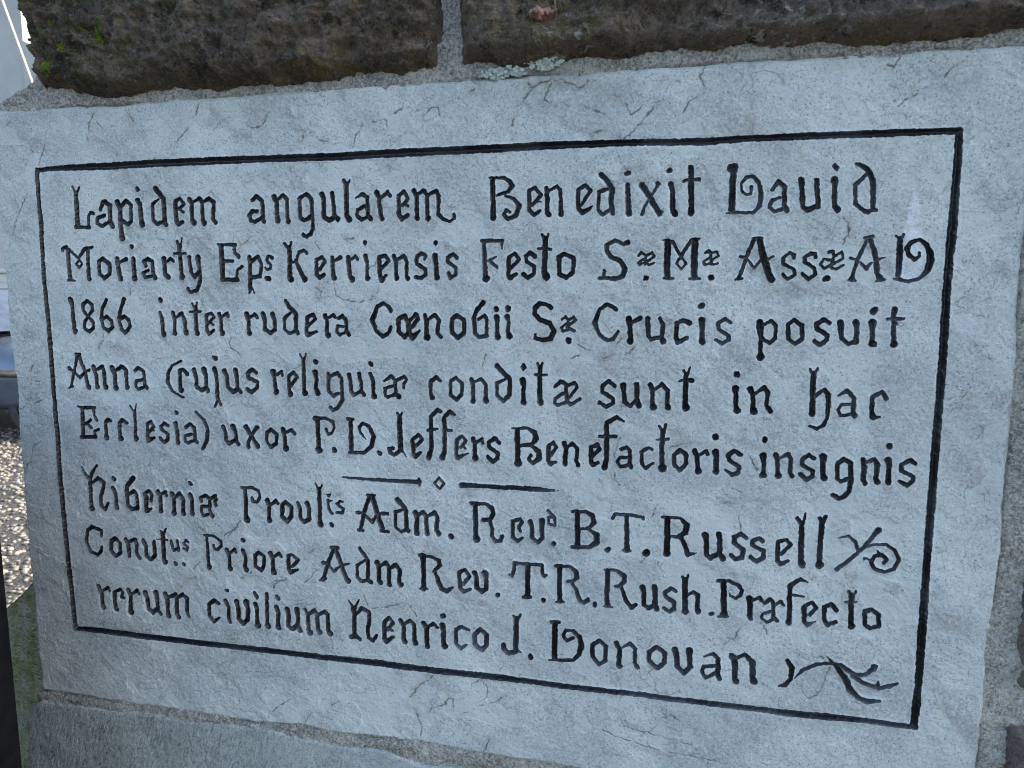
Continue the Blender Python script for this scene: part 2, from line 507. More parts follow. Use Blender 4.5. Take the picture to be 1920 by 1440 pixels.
6269,2429,24 6368,2435,28
6421,2299,42 6472,2345,42 6523,2305,42 6524,2225,42 6473,2162,42 6424,2210,42 6421,2299,42
6595,2343,52 6616,2299,44 6624,2190,44 6630,2163,65
6643,2313,30 6694,2348,38 6706,2319,38
6773,2342,62 6780,2297,48 6779,2198,48 6780,2166,64
6768,2482,60 6768,2472,60
6977,2327,43 6930,2362,41 6876,2317,41 6892,2274,41 6972,2219,41 6970,2169,41 6915,2146,42 6861,2186,25
W insignis
7164,2330,63 7172,2263,41 7175,2194,41 7173,2160,73
7173,2472,49 7173,2461,49
7267,2340,50 7280,2297,43 7288,2181,43 7294,2162,67
7300,2313,29 7365,2350,40 7390,2303,38 7387,2186,39 7406,2163,48
7575,2327,40 7530,2353,40 7483,2313,40 7481,2264,40 7568,2216,40 7570,2168,40 7523,2136,40 7476,2182,46
7644,2345,65 7648,2287,46 7653,2191,46 7663,2160,67
7761,2284,38 7768,2159,38 7800,2137,38 7846,2164,38
7761,2289,38 7811,2332,43 7865,2299,43 7873,2175,43 7866,2059,44 7829,2009,44 7787,1987,44 7743,2018,44
7957,2337,47 7969,2285,43 7968,2161,43 7987,2126,45
7988,2315,32 8042,2341,41 8070,2300,48 8065,2176,41 8080,2149,53
8148,2340,60 8160,2295,44 8160,2182,45 8164,2154,58
8151,2462,50 8152,2453,50
8357,2320,33 8316,2350,40 8252,2305,40 8251,2258,41 8346,2211,40 8349,2174,40 8305,2133,41 8244,2168,29
P divider
3259,1919,21 3473,1915,31 3606,1913,37 3998,1915,44 4052,1918,52
4053,1943,36 4052,1889,36
4255,1969,28 4299,1916,28 4257,1860,28 4203,1910,28 4255,1969,28
4471,1910,59 4569,1911,46 4693,1911,43 5060,1915,47 5180,1915,52 5361,1909,24
5394,1909,16 5397,1908,14
5489,1895,14 5491,1895,11
W Hiberniae
242,1869,15 290,1784,40 340,1714,51 332,1554,51 329,1431,51 331,1412,82
441,1887,34 368,1801,42 341,1726,43
358,1684,29 440,1750,48 513,1712,48 500,1638,48 456,1537,48 455,1439,48 501,1405,45 542,1479,37
618,1647,59 648,1598,48 644,1464,48 649,1440,62
630,1762,48 643,1753,56
873,1775,61 791,1679,50 786,1619,50 788,1473,50 833,1434,50 905,1448,50
818,1596,36 869,1636,47 906,1590,47 909,1451,47
1002,1608,50 1022,1573,55 1010,1451,55 1016,1436,80
1002,1614,42 1059,1647,41 1089,1601,41 1074,1542,42
1029,1432,31 1073,1456,31
1165,1642,60 1188,1595,49 1186,1463,49 1186,1437,63
1203,1618,33 1252,1647,44 1259,1612,44
1330,1634,60 1354,1594,52 1344,1450,52 1342,1426,71
1374,1595,38 1423,1643,49 1467,1577,49 1457,1457,49 1458,1431,65
1553,1630,62 1570,1584,51 1565,1453,51 1569,1435,57
1551,1760,48 1565,1749,48
1680,1576,43 1669,1608,43 1729,1641,43 1778,1609,43 1776,1467,43 1803,1431,54
1754,1524,38 1676,1519,38 1672,1448,38 1696,1423,38 1749,1439,38
1791,1610,40 1845,1642,40 1855,1608,40 1834,1577,40 1848,1540,40
W Proulis.
2154,1748,32 2273,1755,37 2340,1721,37 2356,1664,37 2322,1609,37 2272,1612,37 2262,1650,37
2191,1741,50 2194,1595,50 2189,1455,50 2199,1414,78
2435,1628,65 2451,1566,47 2446,1461,47 2450,1429,70
2470,1590,37 2528,1634,44 2548,1609,44
2597,1587,49 2632,1627,49 2697,1582,49 2693,1478,49 2648,1428,49 2592,1477,49 2597,1587,49
2766,1627,41 2794,1565,46 2790,1473,46 2831,1430,46 2890,1468,46
2869,1628,63 2891,1572,46 2887,1468,46
2968,1840,21 3001,1778,28
3035,1822,23 3010,1773,23
3005,1784,48 3007,1614,48 3004,1454,48 3010,1425,73
3096,1676,36 3102,1597,36 3119,1558,36 3138,1545,36
3114,1666,26 3141,1677,18
3106,1724,45 3131,1746,16
3256,1670,23 3229,1673,33 3190,1643,33 3256,1596,33 3249,1556,33 3188,1555,33
3124,1431,46 3132,1421,53
W Adm.
3515,1753,30 3594,1756,30
3539,1744,44 3491,1612,45 3439,1416,45
3412,1392,35 3462,1393,35
3567,1745,59 3607,1608,59 3667,1438,59
3651,1404,37 3729,1396,37
3403,1570,38 3467,1571,33 3564,1484,42 3600,1549,32 3658,1576,32
3670,1579,40 3722,1582,39
3827,1727,56 3877,1681,49 3916,1622,49 3918,1444,49 3938,1424,49
3899,1638,30 3807,1604,39 3804,1458,39 3860,1412,39 3924,1439,39
4011,1607,65 4030,1564,53 4022,1435,53 4027,1413,65
4045,1587,37 4085,1623,46 4118,1586,46 4122,1504,46 4130,1410,46
4140,1588,34 4202,1625,46 4230,1577,46 4217,1455,46 4244,1418,55
4361,1404,57 4369,1396,57
W Revd.
4567,1736,45 4707,1740,35 4769,1701,53 4783,1648,49 4750,1594,45 4685,1582,49
4605,1728,52 4609,1571,52 4609,1424,52 4617,1391,78
4745,1575,42 4772,1506,42 4764,1430,42 4804,1384,45 4852,1398,42 4865,1435,42
4968,1585,44 4970,1434,44 5013,1400,44 5062,1436,33
4968,1591,42 5039,1620,42 5060,1592,42 5028,1547,42 5041,1507,42
5134,1603,53 5150,1555,46 5155,1438,46 5208,1404,46 5247,1445,46
5244,1616,64 5244,1530,46 5245,1445,46
5298,1717,32 5363,1656,32 5369,1582,32
5352,1655,30 5306,1652,30 5306,1588,30 5364,1576,30
5357,1400,52 5360,1400,52
W B.
5527,1722,32 5649,1732,32 5713,1695,51 5727,1633,51 5682,1579,34 5601,1560,32
5573,1722,51 5577,1559,52 5580,1389,52
5682,1566,32 5754,1517,58 5755,1445,58 5685,1392,41 5526,1383,34
5852,1382,53 5862,1392,53
W T.
5897,1687,38 5911,1724,36 6040,1728,35 6164,1715,35 6167,1700,35
6021,1716,48 6025,1591,48 6029,1425,49 6028,1395,64
5991,1388,23 6061,1393,23
6199,1380,68 6208,1389,68
W Russell
6337,1727,31 6489,1731,30 6551,1671,53 6541,1598,54 6475,1552,39 6425,1554,26
6380,1720,56 6383,1566,56 6387,1422,56 6386,1392,71
6504,1555,47 6556,1435,47 6567,1395,47 6643,1416,14
6708,1589,66 6725,1534,49 6729,1412,49 6759,1378,49 6816,1419,49
6826,1603,57 6838,1553,49 6837,1431,49 6868,1382,59
7053,1590,40 7013,1617,44 6958,1591,44 6960,1532,44 7037,1478,44 7031,1404,44 6971,1386,44 6937,1419,44
7195,1569,44 7162,1593,44 7108,1564,44 7110,1524,44 7204,1481,44 7207,1420,44 7148,1380,44 7100,1417,44
7322,1570,41 7322,1400,42 7347,1371,42 7409,1407,35
7323,1575,39 7386,1595,39 7429,1554,39 7351,1467,39
7466,1799,31 7507,1738,31
7533,1839,23 7514,1739,33
7507,1748,45 7509,1605,51 7517,1416,51 7528,1382,65
7649,1807,40 7671,1760,35
7694,1820,40 7674,1760,40
7669,1769,48 7664,1616,49 7665,1428,49 7670,1389,77
P flourish
7807,1640,11 7886,1668,30 7941,1618,36 7969,1537,30
7806,1361,39 7899,1448,38 8013,1575,38 8076,1677,38 8116,1733,61
8030,1581,26 8098,1611,26 8184,1613,26 8255,1565,34 8286,1490,36 8258,1399,36 8182,1368,38 8112,1387,38 8076,1443,36 8104,1504,36 8155,1518,36 8196,1482,36 8177,1449,34
8116,1559,15 8138,1516,36
8024,1473,32 8045,1477,24 8083,1461,32
W Conutus
429,1106,40 432,1168,46 316,1203,46 255,1155,46 237,1029,46 277,919,46 366,889,46 411,930,46 426,987,35
552,1059,49 600,1094,48 658,1049,48 649,937,48 597,895,49 539,953,49 552,1059,49
731,1092,59 760,1032,51 764,909,51
777,1071,37 848,1101,48 871,1041,48 862,929,48 894,895,48
950,1096,61 982,1037,50 978,926,51 1030,893,51 1083,935,50 1085,1094,50
1171,1220,28 1187,1169,28
1237,1246,28 1206,1183,28
1193,1194,55 1193,1005,55 1192,895,56 1201,883,69
1114,1125,12 1248,1124,25
1288,1116,39 1303,1050,39 1315,1021,39 1367,1041,39
1362,1125,39 1377,1023,39
1496,1120,28 1462,1135,33 1433,1103,33 1484,1064,33 1475,1027,33 1430,1048,33
1323,881,50 1331,874,50
1425,877,44 1434,871,44
W Priore
1688,1215,30 1805,1215,35 1884,1164,41 1883,1110,41 1835,1065,35 1797,1080,35 1795,1112,35
1721,1212,35 1720,1049,46 1721,892,46 1726,871,71
1945,1073,56 1974,1010,46 1970,896,46 1975,874,64
1996,1053,33 2043,1093,40 2054,1062,40
2138,1083,56 2160,1025,48 2148,905,48 2159,879,64
2135,1199,45 2147,1193,50
2273,1046,45 2315,1079,45 2372,1042,45 2364,935,45 2334,885,45 2266,921,45 2273,1046,45
2446,1078,60 2469,1021,47 2467,902,48 2475,881,73 2476,855,14
2489,1046,34 2546,1086,42 2564,1056,42
2645,1065,47 2645,923,47 2660,895,55 2746,929,29
2651,1069,39 2682,1083,39 2754,1032,39 2687,960,39
W Adm
3116,1194,43 3190,1191,43
3139,1181,43 3074,1014,44 3033,882,44 3020,855,62
2985,840,34 3050,862,34
3163,1177,53 3223,1003,53 3279,869,54 3293,861,66
3022,1027,46 3074,1019,31 3137,941,36 3211,1008,31 3298,1038,31
3425,1204,45 3510,1096,45 3499,888,46 3536,869,55
3475,1088,31 3391,1029,38 3387,913,38 3439,866,38 3499,888,38
3603,1075,65 3623,1026,50 3616,887,50 3630,875,63
3644,1050,38 3697,1083,47 3730,1035,47 3725,874,48 3727,861,57
3748,1036,38 3801,1069,47 3840,1021,47 3832,895,47 3851,872,59
W Rev.
4046,1189,37 4167,1182,34 4243,1146,46 4251,1102,44 4186,1032,32
4079,1183,66 4083,1020,54 4084,884,54 4083,856,71
4045,844,25 4120,851,25
4199,1035,34 4243,921,51 4265,867,51 4321,849,51 4379,891,22
4443,1040,46 4450,895,46 4488,854,46 4552,887,36
4445,1049,41 4501,1078,41 4545,1015,41 4483,935,41
4594,1053,60 4614,1010,50 4616,910,50 4665,870,50 4711,908,50
4699,1060,71 4709,1008,50 4709,908,50
4820,849,45 4829,859,45
W T.
4930,1069,26 4964,1059,38 4985,1127,38 4985,1184,38 5119,1185,37 5246,1185,37 5251,1106,37 5267,1080,37 5296,1093,17
5113,1181,53 5114,1028,54 5115,897,54 5111,872,72
5069,853,29 5147,860,29
5264,848,51 5267,848,51
W R.
5379,1187,42 5507,1193,37 5572,1145,52 5580,1091,48 5539,1055,37 5490,1046,39
5415,1185,48 5417,1012,48 5418,865,49 5422,851,60
5385,839,24 5455,841,24
5529,1038,37 5572,972,44 5604,877,44 5646,854,44 5683,887,48
5749,859,41 5749,832,41
W Rush.
5833,1194,25 5936,1195,32 6005,1150,56 6013,1098,51 5969,1048,38 5931,1040,30
5860,1186,49 5858,1020,50 5858,880,50 5864,859,63
5831,839,23 5909,838,23
5989,1032,41 6032,908,41 6084,849,41 6120,884,40
6179,1055,64 6195,1008,45 6193,891,45 6234,858,45 6285,890,44
6283,1070,59 6291,1007,49 6292,901,49 6308,860,57
6472,1040,37 6435,1066,42 6378,1026,42 6384,984,42 6464,939,42 6461,875,42 6422,845,42 6372,875,36
6529,1183,31 6552,1141,31
6579,1211,20 6560,1142,29
6549,1162,50 6554,1021,54 6558,895,55 6561,864,68
6571,1015,27 6625,1052,37 6665,1024,46 6664,895,46 6675,872,59
6783,859,39 6800,865,43
W Praefecto
6835,1175,39 6931,1183,34 7015,1148,41 7041,1104,41 7029,1056,36 6989,1027,34 6946,1043,26 6934,1066,11
6884,1172,53 6892,1018,54 6897,893,54 6896,867,71
6849,839,22 6937,848,22
7106,1038,65 7115,977,47 7118,863,47 7124,854,47
7135,1020,32 7194,1057,36 7209,1027,38
7238,1004,38 7283,1048,38 7307,1021,38 7318,884,38 7352,851,38
7306,939,32 7224,905,32 7217,863,32 7260,831,32 7319,863,32
7331,1003,28 7371,1035,34 7393,1002,34
7582,1227,13 7520,1249,37 7437,1186,44 7441,1100,44 7447,887,44 7443,847,65
7468,1103,27 7560,1097,19
7563,1000,44 7571,869,44 7596,840,44 7659,880,17
7564,1009,38 7626,1050,37 7666,1000,37 7609,937,38
7826,996,41 7783,1047,41 7726,1016,41 7733,895,41 7758,854,45 7826,890,41
7914,1175,31 7939,1122,31
7972,1180,29 7947,1123,29
7939,1142,53 7942,1018,47 7948,887,47 7954,865,69
7899,1078,29 7976,1086,23
8051,1008,41 8103,1028,41 8162,989,40 8168,890,41 8104,858,41 8061,889,41 8051,1008,41
W rerum
350,528,55 387,461,52 382,320,53 394,298,67
411,495,35 471,532,44 485,498,44
546,476,55 551,311,52 570,294,52
544,486,41 624,525,41 649,489,41 631,437,41 658,430,41
728,524,60 751,457,54 739,311,55 748,283,75
781,492,35 833,528,46 854,498,46
935,512,65 958,452,54 963,339,54 1018,301,54 1061,336,54
1065,524,70 1081,426,54 1078,325,54 1113,295,48
1174,522,59 1204,463,53 1200,313,54 1207,284,68
1219,489,40 1309,529,53 1312,473,53 1308,311,53 1329,282,64
1334,500,39 1390,536,50 1441,498,50 1431,348,50 1451,294,34
W civilium
1814,483,47 1763,507,47 1701,460,47 1700,331,47 1750,274,47 1821,324,25
1901,510,63 1930,446,49 1929,317,49 1940,291,49
1920,631,44 1931,632,44
2031,516,68 2046,451,52 2046,329,52 2096,285,52 2146,333,52
2140,521,73 2158,450,51 2146,327,52
2242,513,59 2259,460,51 2258,314,51 2263,286,86
2235,630,43 2259,589,51
2378,634,45 2375,471,46 2373,326,46 2378,292,80
2482,500,61 2505,436,53 2493,314,54 2498,288,72
2494,619,45 2510,599,53
2607,488,69 2617,423,50 2612,314,51 2661,283,51 2703,324,50
2714,505,61 2723,410,50 2719,325,50 2742,280,58
2801,507,42 2832,457,50 2836,290,50 2853,268,73
2855,471,37 2912,510,50 2941,468,50 2941,301,50 2959,279,68
2959,470,37 3022,511,50 3057,480,49 3052,313,50 3075,279,70
W Henrico
3294,657,14 3328,594,44 3344,513,51 3341,289,52
3404,673,18 3364,603,34 3347,525,34
3296,263,47 3349,281,59 3396,253,47
3361,509,26 3429,586,46 3505,553,51 3509,471,46 3483,363,46 3492,281,46 3539,251,44 3582,312,34
3666,464,51 3664,288,51 3678,260,51 3761,316,33
3665,470,43 3717,513,43 3756,462,43 3702,390,43
3714,402,33 3752,383,33
3839,499,55 3867,438,50 3864,298,50 3877,274,60
3879,463,35 3937,507,48 3977,461,48 3975,310,48 3989,271,60
4075,495,60 4109,441,52 4107,290,52 4112,256,60
4126,460,35 4178,503,42 4214,467,42
4269,494,66 4280,436,54 4278,309,54 4287,278,71
4270,587,56 4284,594,56
4539,472,30 4461,500,44 4410,461,44 4403,323,44 4453,271,44 4512,320,30
4594,435,51 4650,490,51 4716,437,51 4710,334,51 4666,281,51 4594,332,51 4594,435,51
W J.
4979,664,31 5003,618,31
5046,682,31 5017,620,31
5008,641,57 5004,479,57 5001,343,57 5003,316,57
5012,320,43 5058,297,15
4996,298,53 4925,278,53 4881,319,53 4881,355,53
5145,275,52 5149,256,52
W Donovan
5347,633,40 5414,640,40
5378,627,58 5377,450,58 5376,288,59
5324,258,20 5437,263,40 5553,275,33 5610,343,49 5630,433,58 5613,509,53 5550,571,42 5487,572,33 5456,514,33 5488,465,38 5547,498,40
5731,450,46 5795,496,46 5857,448,46 5855,305,46 5794,262,46 5735,335,46 5731,450,46
5954,491,57 5986,429,48 5980,297,48 5984,274,66
6011,459,26 6081,503,41 6122,456,41 6126,314,41 6154,274,41
6252,438,47 6317,494,47 6395,443,47 6391,345,47 6333,284,47 6254,351,47 6252,438,47
6481,485,64 6500,423,51 6506,326,51 6562,268,51 6626,340,51
6609,489,68 6616,415,51 6619,340,51
6737,450,18 6818,484,40 6863,443,46 6864,283,46 6882,253,46
6837,371,38 6745,355,38 6723,309,38 6759,249,38 6835,301,38
6982,478,63 7010,428,54 7014,269,54 7025,247,67
7017,462,37 7091,509,41 7160,441,58 7166,305,56 7177,261,67
P flourish
7453,491,43 7493,428,49 7484,322,43 7441,259,43 7393,248,22
7519,335,13 7581,418,38 7687,482,42 7804,506,36 7895,496,42 7960,453,48 8016,418,52 8103,444,35 8153,496,55 8158,515,57
7989,410,42 8082,355,45 8199,323,41 8285,354,41 8346,387,31
8195,389,17 8194,338,41
7759,578,6 7850,486,42 7928,387,58 7979,280,64 8046,216,52 8119,189,52 8215,207,35
P border
-12,4957,47 407,4966,62 825,4963,73 1334,4970,75 2020,4970,77 2586,4969,67 3347,4961,68
3347,4964,72 4039,4972,77 4700,4973,71 5334,4978,69 5911,4975,57 6410,4958,56
6410,4963,62 6553,4955,64 6973,4967,54 7382,4963,59 7779,4962,60 8489,4957,55
8487,4957,55 8491,4804,61 8491,4603,64 8493,4401,67 8491,4128,76
8491,4128,76 8485,4004,64 8494,3301,66 8495,2637,67 8499,1966,69 8502,1354,61 8507,802,71 8509,418,63 8506,222,68 8499,15,59
8516,7,49 8403,6,49 8083,12,55 7757,8,66 7423,-1,67 7310,4,57 6803,5,58 6166,7,55 5650,6,56 5174,11,57 4806,16,70 4017,10,66 3651,18,73 3013,13,63 2473,15,65 1726,15,67 1210,13,68 747,18,69 238,19,71 8,7,50
-13,4959,51 -14,4699,57 -8,4431,58 -22,4089,52 -24,3203,60 -29,2675,60 -26,2213,61 -37,1743,62 -31,1225,63 -19,618,63 -6,311,64 1,13,64
"""
CRACKS = """
C c
5089,5517,7 5109,5475,7 5125,5467,7 5206,5517,7 5237,5508,7 5298,5533,7 5329,5510,7 5386,5528,7 5451,5488,7 5497,5475,6 5520,5452,6 5573,5452,6 5618,5493,6 5700,5470,6
5716,5458,5 5746,5399,5 5777,5369,5 5829,5373,5 5904,5340,5 5934,5296,5 5973,5208,5
5121,5456,4 5066,5379,4 4996,5279,4 4949,5170,4
5298,5497,4 5253,5398,4 5238,5362,4 5339,5298,4
5415,5323,3 5492,5268,3
5591,5278,3 5742,5219,3
5973,5200,4 6039,5233,4 6074,5274,4
6135,5196,6 6085,5152,6 6042,5096,6
6212,5295,9 6084,5159,9 5998,5062,9 5926,5000,9
6366,5442,6 6265,5476,6 6208,5430,6
5639,5057,6 5745,5081,6 5866,4996,6
4574,5472,6 4670,5512,6 4606,5553,6
4702,5436,4 4734,5374,4
4144,5269,6 4212,5349,6 4278,5353,6 4294,5276,6
3652,5246,6 3773,5264,6 3797,5193,6
3859,5321,4 3944,5355,4 3971,5430,4
3455,5036,5 3493,5144,5 3566,5250,4
619,5220,9 655,5389,9 724,5470,9
738,5402,7 804,5322,7
1774,5360,9 1854,5397,9 1900,5509,8
1625,5160,9 1759,5279,9
2380,5307,10 2433,5256,10 2545,5259,10 2605,5360,10 2665,5469,10
1109,5451,7 1154,5382,7
-47,5143,7 -103,5233,7 -162,5288,7
2941,5105,5 2980,5199,5 3053,5227,5
3121,5113,5 3227,5093,5
4,5001,7 109,5189,7
-437,4167,5 -314,4475,5 -156,4722,5
2103,4743,9 2165,4824,9
1924,4326,7 1938,4241,7 1854,4157,7
6402,5186,7 6456,5282,7 6547,5326,7 6573,5388,7 6535,5473,7 6574,5554,7
8037,5158,5 8097,5208,5 8182,5256,5
8348,5364,5 8440,5456,5
8488,5304,5 8594,5349,5
7939,5494,6 7992,5452,6 8037,5541,6
6939,5298,4 6958,5005,4
7697,4097,4 7744,4210,4 7698,4323,4
7142,5457,4 7237,5438,4
3038,4224,7 3070,4152,7 3103,4115,7
3228,3798,8 3247,3693,8 3337,3641,8 3471,3621,8 3539,3642,8
3075,3661,5 3100,3724,4 3044,3756,4
3595,3642,4 3675,3704,4 3715,3797,4
3592,3946,7 3648,3961,7 3660,4002,7
3423,3901,8 3490,3880,8 3546,3890,8
3806,3642,4 3818,3714,4
3354,4209,4 3455,4218,4
1942,4262,6 1875,4167,6 1808,4093,6
1014,3780,6 980,3679,6
2263,4162,6 2337,4209,6
642,3293,6 622,3224,6 578,3178,6 558,3096,6
2116,3301,6 2088,3235,6 2096,3158,6 2168,3126,6 2215,3083,6
5690,3202,4 5621,3211,4 5561,3259,4
5950,3324,4 5884,3245,4 5857,3156,4 5779,3140,4
6131,3356,6 6067,3267,6 6011,3189,6 5935,3158,6
5374,3017,5 5464,3109,5 5562,3160,5
5517,3651,4 5448,3583,4
5362,2998,6 5432,3090,6 5531,3142,6
4672,3043,5 4714,3146,5
5949,2438,5 5898,2274,5 5902,2059,5 5953,1990,5
6388,2477,6 6508,2552,6 6572,2633,6
6382,2357,5 6494,2403,5 6654,2420,5 6680,2460,5
7056,2311,4 7125,2188,4
6986,2445,4 7047,2516,4 7119,2519,4
6920,2018,4 6995,2002,4 7034,1965,4
1616,1384,6 1623,1301,6 1686,1258,6
2048,1285,6 2104,1371,6 2130,1397,6
1968,1222,5 2049,1311,5
1338,575,6 1454,708,6 1549,741,6 1582,646,6
1528,825,5 1598,904,5
2084,777,5 2229,861,5
2449,702,9 2477,776,9 2604,811,9
2454,693,10 2482,755,10 2609,826,10
2806,796,6 2869,849,6 2934,936,6
2779,1040,5 2967,1184,5
1922,1221,5 2041,1301,5 2109,1376,5
3532,590,6 3698,618,6 3874,687,6 3931,664,6 3998,556,6
3453,711,5 3486,621,5
6790,1819,5 6825,1872,5 6899,1897,5 6957,1840,5 6999,1733,5 7012,1633,5
6274,1805,5 6247,1721,5
6131,1244,4 6188,1333,4
6290,1205,4 6307,1311,4
6880,534,6 6935,604,6 7000,653,6 7025,718,6 7098,799,6
7209,821,5 7270,724,5
7564,561,5 7665,552,5 7747,551,5
7815,466,5 7766,378,5 7761,304,5 7703,193,5 7632,142,5
3888,-419,9 3963,-448,9 4035,-611,9 4004,-788,9
3909,-321,7 3985,-216,7 4155,-63,7
2380,-679,7 2466,-587,7 2592,-511,7
3032,-572,7 3075,-487,7 3215,-420,7 3233,-467,7 3151,-566,7 3032,-572,7
2734,-771,7 2810,-641,7
4112,-466,7 4131,-406,7 4280,-349,7 4308,-279,7 4373,-280,7 4353,-377,7
4537,-203,7 4556,-89,7 4646,-41,7 4717,-106,7 4699,-219,7 4608,-287,7 4537,-203,7
4444,-478,7 4535,-541,7
4472,-418,7 4608,-324,7 4788,-264,7 4859,-199,7
4679,-786,9 4733,-646,9
2930,-645,9 3049,-668,9
5846,-394,6 5997,-448,6 6225,-502,6 6450,-531,6 6889,-563,6
5994,-324,5 6334,-375,5 6667,-438,5
6373,-198,6 6472,-161,6 6539,-200,6
-302,2876,8 -241,2973,8
-316,2741,8 -256,2772,8 -200,2769,8 -139,2813,8 -83,2810,8
-495,2455,7 -436,2467,7 -360,2538,7
-293,2521,7 -209,2562,7
-340,2060,7 -194,2146,7
-353,2040,7 -391,1900,7 -484,1786,7
"""
PLAQUE = [(-0.0562, 0.5552), (-0.0396, 0.5554), (0.0251, 0.5547), (0.0584, 0.5545), (0.0953, 0.5541), (0.1593, 0.5557), (0.2151, 0.5551), (0.2615, 0.5559), (0.3366, 0.5559), (0.3754, 0.556), (0.3789, 0.553), (0.383, 0.5565), (0.4047, 0.5561), (0.4574, 0.5571), (0.5017, 0.5566), (0.5479, 0.556), (0.5781, 0.5563), (0.6145, 0.5566), (0.6391, 0.5563), (0.674, 0.5566), (0.7218, 0.556), (0.7547, 0.5566), (0.7998, 0.5556), (0.8308, 0.5563), (0.8627, 0.5553), (0.9, 0.555), (0.8986, 0.5185), (0.8989, 0.4679), (0.9, 0.404), (0.9008, 0.3452), (0.9021, 0.3339), (0.9023, 0.2775), (0.9029, 0.2279), (0.9041, 0.1656), (0.9026, 0.1414), (0.9024, 0.1092), (0.9032, 0.0944), (0.9006, 0.0922), (0.9015, 0.0811), (0.9019, 0.0552), (0.9016, 0.0289), (0.9014, -0.0001), (0.9005, -0.0296), (0.9002, -0.0906), (0.8072, -0.0892), (0.6449, -0.0893), (0.5698, -0.0835), (0.5178, -0.0813), (0.4642, -0.0814), (0.4089, -0.0797), (0.3632, -0.0799), (0.3323, -0.0808), (0.3044, -0.0811), (0.2683, -0.0784), (0.2186, -0.0828), (0.1515, -0.0815), (0.0683, -0.0813), (0.0061, -0.0798), (-0.0533, -0.0809), (-0.0533, -0.0376), (-0.0536, -0.012), (-0.0525, 0.0198), (-0.054, 0.0541), (-0.0545, 0.131), (-0.053, 0.1793), (-0.0528, 0.2268), (-0.0507, 0.2794), (-0.0528, 0.2989), (-0.0542, 0.311), (-0.0523, 0.3536), (-0.0521, 0.3872), (-0.0537, 0.4095), (-0.055, 0.4643)]
STONE_L = [(-0.011099999999999999, 0.6507), (-0.006199999999999999, 0.6382), (-0.002599999999999998, 0.6258), (0.001800000000000003, 0.6148), (0.0008000000000000021, 0.605), (0.0025000000000000022, 0.5912), (0.0030000000000000027, 0.5788), (0.0103, 0.57), (0.0321, 0.5653), (0.07, 0.5567), (0.0862, 0.5563), (0.1368, 0.5564), (0.1827, 0.559), (0.2562, 0.5584), (0.3053, 0.5583), (0.3464, 0.5585), (0.4058, 0.5584), (0.4365, 0.5616), (0.4381, 0.5775), (0.4398, 0.5988), (0.4405, 0.6157), (0.4434, 0.6697), (0.4452, 0.7506), (0.2322, 0.7689), (0.079, 0.7833), (-0.0281, 0.7849), (-0.024399999999999998, 0.7095)]
STONE_M = [(0.4425, 0.6141), (0.44139999999999996, 0.5888), (0.43979999999999997, 0.5633), (0.4953, 0.5584), (0.5134, 0.5581), (0.5357, 0.5596), (0.5503, 0.5599), (0.5837, 0.5597), (0.6383, 0.5589), (0.6895, 0.5598), (0.7104, 0.5576), (0.7259, 0.5569), (0.7475, 0.5605), (0.7713, 0.558), (0.7935, 0.5569), (0.846, 0.558), (0.8783, 0.5571), (0.9251, 0.5573), (0.9268, 0.6117), (0.9202, 0.7142), (0.7169, 0.7381), (0.5593, 0.7478), (0.4452, 0.7522)]
STONE_R = [(0.9187, 0.1639), (0.9157, 0.1458), (0.9142, 0.1322), (0.9149, 0.1142), (0.9137, 0.0912), (0.9149, 0.0719), (0.9148, 0.0449), (0.9143, 0.0317), (0.9241, 0.0311), (0.9813, 0.0304), (1.1094, 0.0302), (1.1231, 0.1887), (1.0505, 0.1893), (0.9454, 0.1792)]
STONE_R2 = [(0.913, 0.0234), (0.9139, -0.0026), (0.9139, -0.0219), (0.9158, -0.0704), (0.9691, -0.0855), (1.1095, -0.0879), (1.111, 0.0171), (0.9824, 0.019), (0.9256, 0.0218)]
STONE_R3 = [(0.8987, 0.5465), (0.9018, 0.4703), (0.9066, 0.3509), (0.9136, 0.2249), (0.9186, 0.1882), (1.0496, 0.1976), (1.1284, 0.1972), (1.161, 0.3678), (1.1623, 0.5222), (1.0435, 0.5351)]
PLINTH = [(-0.0545, -0.0882), (-0.0224, -0.0912), (0.0685, -0.0888), (0.168, -0.0885), (0.2189, -0.0876), (0.2926, -0.0905), (0.3518, -0.0915), (0.3863, -0.0946), (0.4032, -0.1002), (0.4644, -0.0978), (0.5701, -0.0966), (0.6453, -0.1032), (0.8077, -0.1029), (0.8934, -0.1041), (0.8973, -0.2136), (0.4637, -0.2489), (0.0883, -0.2845), (-0.0868, -0.2968), (-0.0806, -0.1788), (-0.0775, -0.1195), (-0.067, -0.1036)]
MORTAR = [(-0.0637, 0.5582), (-0.0428, 0.5661), (-0.0291, 0.5711), (-0.0089, 0.5772), (0.0089, 0.5942), (0.0186, 0.6591), (0.0501, 0.7915), (0.4669, 0.7501), (0.9293, 0.7216), (1.1679, 0.5998), (1.1833, 0.2373), (1.1254, -0.0909), (0.8956, -0.109), (0.4625, -0.2417), (0.0859, -0.2625), (-0.0617, -0.2203), (-0.0587, -0.1522), (-0.0554, -0.0973), (-0.0592, -0.0912), (-0.0571, -0.0844), (-0.033, -0.0761), (-0.0235, 0.168), (-0.0208, 0.3983), (-0.0181, 0.5517)]
GREEN_A = [[(-0.0607, 0.0506), (-0.0594, -0.0853)], [(-0.1556, -0.0181), (-0.1523, -0.2557)]]
POST = [(0.0574, -0.0726), (0.0513, 0.1156)]
LEAF = [(0.522, 0.5898), (0.5294, 0.5896), (0.5369, 0.5871), (0.5402, 0.583), (0.5377, 0.5801), (0.5312, 0.5795), (0.5266, 0.5798), (0.5233, 0.5831)]

# ---------------------------------------------------------------- helpers
COL = scene.collection
rng = np.random.default_rng(7)

